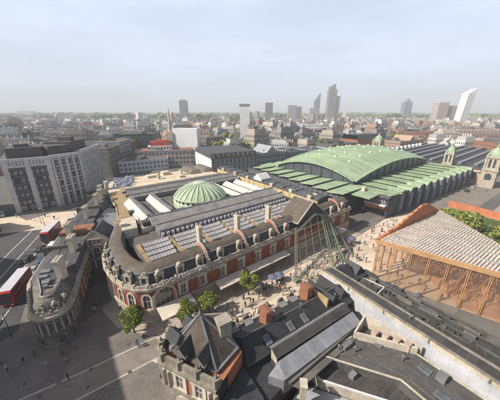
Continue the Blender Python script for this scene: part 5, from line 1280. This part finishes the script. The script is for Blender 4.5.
# ------------------------------------------------------------------ VEHICLES
def wheels(t, xs, w, r_):
    for x in xs:
        for s in (-1, 1):
            y = s*(w/2-.12); m = MB(); m.tube((x, y-.13, r_), (x, y+.13, r_), r_, n=16); o = m.build('wheel', TYRE, t); m = MB(); m.tube((x, y-.145, r_), (x, y+.145, r_), r_*.55, n=12); m.build('rim', SILV, o)
def bus(loc, rz, label):
    t = empty('double_decker_bus', loc, rz, label, 'bus', 'double decker buses on the road')
    L_, W, H = 11., 2.55, 4.35; b = MB()
    pr = [(-L_/2, .35), (-L_/2, 4.1), (-L_/2+.3, H), (L_/2-.5, H), (L_/2-.1, 3.9), (L_/2, 2.3), (L_/2, .35)]
    b.face([(x, -W/2, z) for x, z in pr][::-1], 0); b.face([(x, W/2, z) for x, z in pr], 0)
    n = len(pr)
    for i in range(n):
        (x0, z0), (x1, z1) = pr[i], pr[(i+1) % n]; b.face([(x0, -W/2, z0), (x1, -W/2, z1), (x1, W/2, z1), (x0, W/2, z0)][::-1], 1 if z0 >= H-.01 and z1 >= H-.01 else 0)
    b.build('body', [RED, mat('bus_roof_grey', (.50, .49, .53), .6, .1, .4)], t)
    b = MB(); 
    for z0, z1 in ((1.25, 2.15), (2.85, 3.75)):
        for s in (-1, 1):
            for k in range(7): b.cut(); x = -L_/2+.4+1.45*k; y = s*(W/2+.02); p = [(x, y, z0), (x+1.3, y, z0), (x+1.3, y, z1), (x, y, z1)]; b.face(p if s < 0 else p[::-1])
    build_each(b, 'side_window', PANE, t)
    b = MB(); b.box(L_/2-.05, L_/2+.04, -1.1, 1.1, 1.0, 2.25); b.face([(L_/2+.03, -1.1, 2.75), (L_/2+.03, 1.1, 2.75), (L_/2-.06, 1.1, 3.8), (L_/2-.06, -1.1, 3.8)]); b.build('windscreen', PANE, t)
    b = MB(); b.box(L_/2+.0, L_/2+.05, -.8, .8, 2.35, 2.65); b.build('blind', BLACKP, t)
    for s in (-1, 1): m = MB(); m.box(L_/2, L_/2+.05, s*.95-.2, s*.95+.2, .6, .85); m.build('headlight', LAMP, t)
    b = MB(); b.box(-L_/2-.03, -L_/2, -1, 1, 2.9, 3.8); b.build('rear_window', PANE, t)
    wheels(t, (-3.2, 3.2), W, .5); return t
RA = math.atan2(-18, 5.5)
bus((-74.3, 83.2, 0), RA, 'red double decker bus stopped by the sunlit side street')
bus((-59.8, 52.4, 0), RA+.06, 'red double decker bus with pale roof nearest the rotunda')
def car(loc, rz, m, label, van=False, group=None, cat='car'):
    t = empty('van' if van else 'car', loc, rz, label, 'van' if van else 'car', group); W = 1.8 if not van else 2.05; L_ = 4.4 if not van else 5.4
    if van: lo = [(-L_/2, .3), (-L_/2, 2.3), (-L_/2+.2, 2.5), (L_/2-1.7, 2.5), (L_/2-.9, 1.35), (L_/2-.1, 1.1), (L_/2, .3)]
    else: lo = [(-L_/2, .3), (-L_/2, .85), (-L_/2+.15, .95), (L_/2-1.2, .95), (L_/2-.1, .75), (L_/2, .3)]
    b = MB(); n = len(lo); rows = [[(x, y*k_, z) for x, z in lo] for y, k_ in ((-W/2, .94), (-W/2, 1.), (W/2, 1.), (W/2, .94))]
    rows[0] = [(x*.97, -W/2, z) for x, z in lo]; rows = [[(x, -W/2, z) for x, z in lo], [(x, W/2, z) for x, z in lo]]
    b.grid(rows, 0, False, True); b.face(rows[0][::-1]); b.face(rows[1])
    if not van:
        c0 = [(-1.75, .94), (-1.3, 1.42), (.35, 1.45), (1.15, .94)]; i_ = .12
        b.face([(-1.3, -W/2+.24, 1.43), (.35, -W/2+.24, 1.46), (.35, W/2-.24, 1.46), (-1.3, W/2-.24, 1.43)])
        for x0, x1 in ((-1.3, -1.75), (-.42, -.42), (.35, 1.15)):
            for s in (-1, 1): b.bar((x0, s*(W/2-.24), 1.42), (x1, s*(W/2-.1), .94), .09, .09)
    b.build('body', m, t); b = MB()
    if van:
        b.face([(L_/2-1.68, -W/2+.12, 2.44), (L_/2-.9, -W/2+.12, 1.4), (L_/2-.9, W/2-.12, 1.4), (L_/2-1.68, W/2-.12, 2.44)][::-1][::-1])
        b.v = [(x+.02, y, z+.02) for x, y, z in b.v]
        for s in (-1, 1): b.face([(L_/2-2.6, s*(W/2+.01), 1.4), (L_/2-1.1, s*(W/2+.01), 1.4), (L_/2-1.7, s*(W/2+.01), 2.2), (L_/2-2.6, s*(W/2+.01), 2.2)][::s*-1])
    else:
        q = [(-1.72, .95), (-1.3, 1.4), (.35, 1.43), (1.12, .95)]
        for s in (-1, 1): b.face([(x, s*(W/2-.12-.13*(z-.95)/.5), z) for x, z in q][::s])
        for (x0, z0), (x1, z1) in ((q[0], q[1]), (q[3], q[2])): b.face([(x0, -W/2+.13, z0), (x1, -W/2+.26, z1), (x1, W/2-.26, z1), (x0, W/2-.13, z0)])
    b.build('window', PANE, t)
    for s in (-1, 1): mm = MB(); mm.box(L_/2-.12, L_/2+.01, s*.62-.18, s*.62+.18, .55, .72); mm.build('headlight', LAMP, t)
    for s in (-1, 1): mm = MB(); mm.box(-L_/2-.01, -L_/2+.08, s*.65-.15, s*.65+.15, .6, .8); mm.build('tail_light', RED, t)
    wheels(t, (-1.35, 1.35) if not van else (-1.7, 1.7), W, .33); return t
car((-70.6, 67.2, 0), RA, BLACKP, 'black car in the middle lane, farther from the pale roofed bus'); car((-71.3, 73.8, 0), RA+3.1, mout((.05, .052, .06), 'charcoal_paint', .35), 'charcoal car just behind the black car on the road')
car((-66.6, 73.2, 0), RA, WHITEP, 'white van beside the front of the farther red bus', True); car((-65.4, 67.5, 0), RA, BLUEP, 'dark blue car behind the white van in the near lane')
car((-63.4, 61.2, 0), RA, SILV, 'silver car between the pale roofed bus and the blue car'); car((-56.8, 41, 0), RA, BLACKP, 'black car ahead of the pale roofed bus by the rotunda')
car((-116, 104, 0), .5, WHITEP, 'white van parked at the far left in the side street', True); car((-112.5, 101, 0), .55, SILV, 'silver van parked at the far left in the side street', True)
car((-77, 97, 0), RA, SILV, 'silver car past the rear of the farther bus'); car((-81, 113, 0), RA, BLACKP, 'black car waiting near the small dark tree')
car(tuple(Mw(176, -15.5)), AL, BLACKP, 'small black car on the road below the hooded brick bays'); car(tuple(Mw(188, -15.8)), AL, SILV, 'silver car near the copper domed tower on the right road')
for i, (x, y) in enumerate([(-83, 150), (-88, 172), (-90, 196), (-94, 220), (-97, 240)]): car((x, y, 0), RA, (RED, WHITEP, BLACKP, SILV, BLUEP)[i], ('red', 'white', 'black', 'silver', 'blue')[i]+' car far up the left road between the office blocks')

# ------------------------------------------------------------------ STREET FURNITURE
def lamp(loc, rz, label):
    t = empty('street_lamp', loc, rz, label, 'street lamp', 'street lamps'); b = MB(); b.tube((0, 0, 0), (0, 0, 1), .12, .1, 8); b.tube((0, 0, 1), (0, 0, 6.2), .07, .05, 8); b.tube((0, 0, 6.2), (.9, 0, 6.5), .04, .04, 6); b.build('post', IRON, t)
    b = MB(); b.box(.6, 1.3, -.14, .14, 6.4, 6.55); b.build('lamp_head', SILV, t); return t
for p, l in (((-88, 95, 0), 'lamp post left in the sunlit side street'), ((-85, 93, 0), 'lamp post right in the sunlit side street'), ((-52.6, 36.5, 0), 'lamp post by the kerb left of the rotunda'), ((-49.5, 39, 0), 'lamp post closest to the rotunda wall')): lamp(p, 1., l)
def cafe(loc, i):
    t = empty('cafe_table', loc, rnd.uniform(0, 6), 'round cafe table with chairs in the tree shade before the market corner', 'table', 'cafe tables by the market corner')
    b = MB(); b.lathe((0, 0, 0), [(.0, .72), (.55, .72), (.55, .76), (0.01, .76)], 14); b.tube((0, 0, 0), (0, 0, .72), .05); b.lathe((0, 0, 0), [(.3, 0), (.3, .04), (.01, .05)], 10); b.build('tabletop', SILV, t)
    for k in range(4):
        a = k*math.pi/2; x, y = .95*math.cos(a), .95*math.sin(a); b = MB(); b.box(x-.2, x+.2, y-.2, y+.2, .43, .47)
        for u in (-.17, .17):
            for v in (-.17, .17): b.tube((x+u, y+v, 0), (x+u, y+v, .45), .02, n=4)
        c, s = math.cos(a), math.sin(a); b.bar((x+.2*c-.2*s, y+.2*s+.2*c, .7), (x+.2*c+.2*s, y+.2*s-.2*c, .7), .04, .42); b.build('chair', IRON, t)
for i, (s, t_) in enumerate(((1.0, -7.5), (3.0, -8.6), (4.6, -7.2), (2.4, -6.2), (6.3, -8.6), (5.2, -10))): cafe(tuple(Mw(s, t_)), i)
par = None
for i, (s, t_) in enumerate(((27.5, -6.2), (29.6, -6.6), (61.5, -7.4), (64.5, -7.6))):
    if par is None:
        par = empty('parasol', (0, 0, 0)); b = MB(); b.tube((0, 0, 0), (0, 0, 2.6), .04); b.lathe((0, 0, 0), [(.3, 0), (.3, .08), (.01, .09)], 8); b.build('pole', IRON, par)
        b = MB(); b.lathe((0, 0, 0), [(1.45, 2.15), (1.43, 2.2), (.7, 2.5), (0.01, 2.75)], 8, 0, False); b.build('canopy', mat('slate_canvas', (.12, .13, .19), .9, .15, .5), par); o = par
    else: o = tree_copy(par)
    o.location = Mw(s, t_); tag(o, 'dark slate blue parasol on the market side of the street', 'parasol', 'parasols along the market street')

# ------------------------------------------------------------------ PEOPLE
def person_mesh(pose):
    sw = (.0, .26, .12)[pose]; P = [(0, 0, .93), (0, 0, 1.15), (0, 0, 1.38), (0, .0, 1.5), (0.02, 0, 1.6), (.02, 0, 1.72)]; E = [(0, 1), (1, 2), (2, 3), (3, 4), (4, 5)]; rad = [.15, .14, .16, .06, .095, .085]
    for s in (-1, 1):
        n = len(P); P += [(0, s*.1, .86), (s*sw*.6+.04*(pose == 1), s*.1, .48), (s*sw-.03, s*.1, .08), (s*sw+.12, s*.1, .04)]; E += [(0, n), (n, n+1), (n+1, n+2), (n+2, n+3)]; rad += [.1, .07, .05, .045]
        n = len(P); P += [(0, s*.2, 1.38), (-s*sw*.4-.02, s*.25, 1.1), (-s*sw*.7+.08, s*.24, .88), (-s*sw*.7+.1, s*.235, .78)]; E += [(2, n), (n, n+1), (n+1, n+2), (n+2, n+3)]; rad += [.075, .05, .04, .04]
    me = bpy.data.meshes.new('person'); me.from_pydata(P, E, []); o = bpy.data.objects.new('person', me); col.objects.link(o)
    m = o.modifiers.new('s', 'SKIN'); m2 = o.modifiers.new('u', 'SUBSURF'); m2.levels = 1; m2.render_levels = 1
    for v, r_ in zip(me.skin_vertices[0].data, rad): v.radius = (r_, r_)
    me.skin_vertices[0].data[0].use_root = True
    dg_ = bpy.context.evaluated_depsgraph_get(); em_ = bpy.data.meshes.new_from_object(o.evaluated_get(dg_)); bpy.data.objects.remove(o)
    for k in range(4): em_.materials.append(IRON)
    for f in em_.polygons:
        c = f.center; z = c.z; f.use_smooth = True
        f.material_index = 0 if z < .9 and abs(c.y) < .19 else (1 if z < 1.5 and not (z < .86) else 2)
        if z > 1.5: f.material_index = 3 if (z > 1.69 or c.x < -.01) else 2
    em_.name = 'person'; return em_
PM = [person_mesh(k) for k in range(3)]
SKINS = [mout(c, f'skin_{i}', .7) for i, c in enumerate(((.45, .27, .19), (.20, .11, .07), (.38, .23, .15)))]
HAIRS = [mout(c, f'hair_{i}', .7) for i, c in enumerate(((.02, .016, .013), (.08, .045, .025), (.22, .15, .08)))]
CLO = [((.03, .032, .04), 'black'), ((.04, .06, .14), 'navy'), ((.45, .44, .42), 'white'), ((.35, .05, .05), 'red'), ((.17, .17, .18), 'grey'), ((.12, .2, .32), 'blue'), ((.33, .25, .17), 'tan'), ((.08, .12, .07), 'green')]
CLM = [mout(c, 'cloth_'+n, .9) for c, n in CLO]
PN = [0]
def person(x, y, where, z=.02):
    r_ = rnd; k = r_.randrange(3); o = bpy.data.objects.new('person', PM[k]); col.objects.link(o); o.location = (x, y, z); o.rotation_euler.z = r_.uniform(0, 6.28); o.scale = (1, 1, 1) if True else None
    s_ = r_.uniform(.94, 1.08); o.scale = (s_, s_, s_)
    ti, bi = r_.choices(range(8), (5, 3, 3, 1.5, 3, 2, 2, 1))[0], r_.choices(range(8), (5, 4, .6, .2, 3, 3, 1.4, .3))[0]
    for i, m in enumerate((CLM[bi], CLM[ti], r_.choice(SKINS), r_.choice(HAIRS))): o.material_slots[i].link = 'OBJECT'; o.material_slots[i].material = m
    tag(o, f'{("person standing", "person walking", "person strolling")[k]} in {CLO[ti][1]} top, {CLO[bi][1]} trousers, {where}', 'person', 'people '+where); PN[0] += 1
def crowd(n, where, f, z=.02):
    for _ in range(n):
        while True:
            p = f()
            if p: break
        person(p[0], p[1], where, z)
U = rnd.uniform
crowd(90, 'by the street awnings', lambda: tuple(Mw(U(8, 40), U(-14.5, -5.8)))[:2], .03)
crowd(28, 'near the paired trees', lambda: tuple(Mw(U(-2, 13), U(-12, -6.5)))[:2], .03)
crowd(56, 'around the lattice canopy', lambda: tuple(Mw(U(36, 60), U(-17, -3)))[:2], .03)
crowd(84, 'before the green roofed hall', lambda: tuple(Mw(U(60, 97), U(-20, -4.8)))[:2], .03)
crowd(16, 'below the annexe dormers', lambda: tuple(Nw(U(2, 26), U(5.5, 10)))[:2], .03)
crowd(8, 'in the shadowed forecourt', lambda: (U(-47, -28), U(30, 35)), .03)
crowd(5, 'in the dark alley', lambda: tuple(Mw(U(-12.5, -10.6), U(9, 24)))[:2], .03)
crowd(24, 'inside the glass pavilion', lambda: (34.2+U(2, 15), 58.7+U(-9, 8)) if True else None, .07)
crowd(7, 'in the sunlit side street', lambda: (U(-105, -75), 96+U(0, 9)), .03)
crowd(4, 'right of the garden', lambda: tuple(Mw(U(150, 185), U(-40, -22)))[:2], .03)
person(-15.6, 30.6, 'alone on the sunlit forecourt under the annexe corner'); person(-15.1, 30.2, 'beside a companion under the annexe corner'); person(-22.6, 37.0, 'crossing in the sun beside the lone tree'); person(-22.0, 36.6, 'right of the figure crossing by the tree')

# ------------------------------------------------------------------ haze, light, camera
hz = MB(); hz.box(-GR-50, GR+50, -450, GR+50, -1.0, 260)
hm = bpy.data.materials.new('haze_air'); hm.use_nodes = True; N = hm.node_tree.nodes
for n in list(N):
    if n.type == 'BSDF_PRINCIPLED': N.remove(n)
pvn = N.new('ShaderNodeVolumePrincipled'); pvn.inputs['Color'].default_value = (.90, .95, 1, 1); pvn.inputs['Density'].default_value = .00040; pvn.inputs['Anisotropy'].default_value = 0.
hm.node_tree.links.new(pvn.outputs[0], N['Material Output'].inputs['Volume'])
tag(hz.build('haze', hm), kind='stuff')

SUN_EL, SUN_AZ = 41., 200.          # direction towards the sun, azimuth from +x
sd_ = bpy.data.lights.new('sun', 'SUN'); sd_.energy = 5.0; sd_.angle = R(.53); sd_.color = (1, .93, .82)
so = bpy.data.objects.new('sun', sd_); col.objects.link(so)
v = Vector((math.cos(R(SUN_AZ))*math.cos(R(SUN_EL)), math.sin(R(SUN_AZ))*math.cos(R(SUN_EL)), math.sin(R(SUN_EL))))
so.rotation_euler = v.to_track_quat('Z', 'Y').to_euler(); so.location = (0, 0, 200)
w = bpy.data.worlds.new('World'); sc.world = w; w.use_nodes = True; nt = w.node_tree
sky = nt.nodes.new('ShaderNodeTexSky'); sky.sky_type = 'NISHITA'; sky.sun_disc = False; sky.sun_elevation = R(SUN_EL)
sky.sun_rotation = math.atan2(v.x, v.y); sky.altitude = 60; sky.air_density = 1.; sky.dust_density = 4.; sky.ozone_density = 1.2
bg = nt.nodes['Background']; bg.inputs['Strength'].default_value = .075; 
tcw = nt.nodes.new('ShaderNodeTexCoord'); mpw = nt.nodes.new('ShaderNodeMapping'); mpw.inputs['Scale'].default_value = (1.2, 1.6, 7.); mpw.inputs['Rotation'].default_value = (.1, .12, .5)
nzw = nt.nodes.new('ShaderNodeTexNoise'); nzw.inputs['Scale'].default_value = 1.6; nzw.inputs['Detail'].default_value = 6; nzw.inputs['Roughness'].default_value = .55
rpw = nt.nodes.new('ShaderNodeMapRange'); rpw.inputs[1].default_value = .35; rpw.inputs[2].default_value = .75; rpw.inputs[3].default_value = .66; rpw.inputs[4].default_value = .95
mxw = nt.nodes.new('ShaderNodeMix'); mxw.data_type = 'RGBA'; mxw.inputs[7].default_value = (8.6, 9.7, 11.8, 1)      # thin high cloud veil
nt.links.new(tcw.outputs['Generated'], mpw.inputs[0]); nt.links.new(mpw.outputs[0], nzw.inputs['Vector']); nt.links.new(nzw.outputs['Fac'], rpw.inputs[0]); sxw = nt.nodes.new('ShaderNodeSeparateXYZ'); nt.links.new(tcw.outputs['Generated'], sxw.inputs[0])
fdw = nt.nodes.new('ShaderNodeMapRange'); fdw.interpolation_type = 'SMOOTHSTEP'; fdw.inputs[1].default_value = .335; fdw.inputs[2].default_value = .44; fdw.inputs[3].default_value = 1; fdw.inputs[4].default_value = 0; nt.links.new(sxw.outputs[2], fdw.inputs[0])
mlw = nt.nodes.new('ShaderNodeMath'); mlw.operation = 'MULTIPLY'; nt.links.new(rpw.outputs[0], mlw.inputs[0]); nt.links.new(fdw.outputs[0], mlw.inputs[1]); nt.links.new(mlw.outputs[0], mxw.inputs[0])
nt.links.new(sky.outputs[0], mxw.inputs[6]); nt.links.new(mxw.outputs[2], bg.inputs[0])
cam = bpy.data.cameras.new('camera'); co = bpy.data.objects.new('camera', cam); col.objects.link(co); sc.camera = co
cam.sensor_width = 36; cam.sensor_fit = 'HORIZONTAL'; cam.lens = 36*247/500; cam.clip_start = .5; cam.clip_end = 30000
co.location = (0, 0, 44); co.rotation_euler = (R(90)-math.atan(87/247), 0, 0)
sc.view_settings.view_transform = 'Standard'; sc.view_settings.look = 'None'; sc.view_settings.exposure = .48; sc.view_settings.gamma = 1
sc.view_settings.use_curve_mapping = False
sc.cycles.max_bounces = 6; sc.cycles.transparent_max_bounces = 12; sc.cycles.volume_bounces = 0
sc.cycles.use_denoising = True
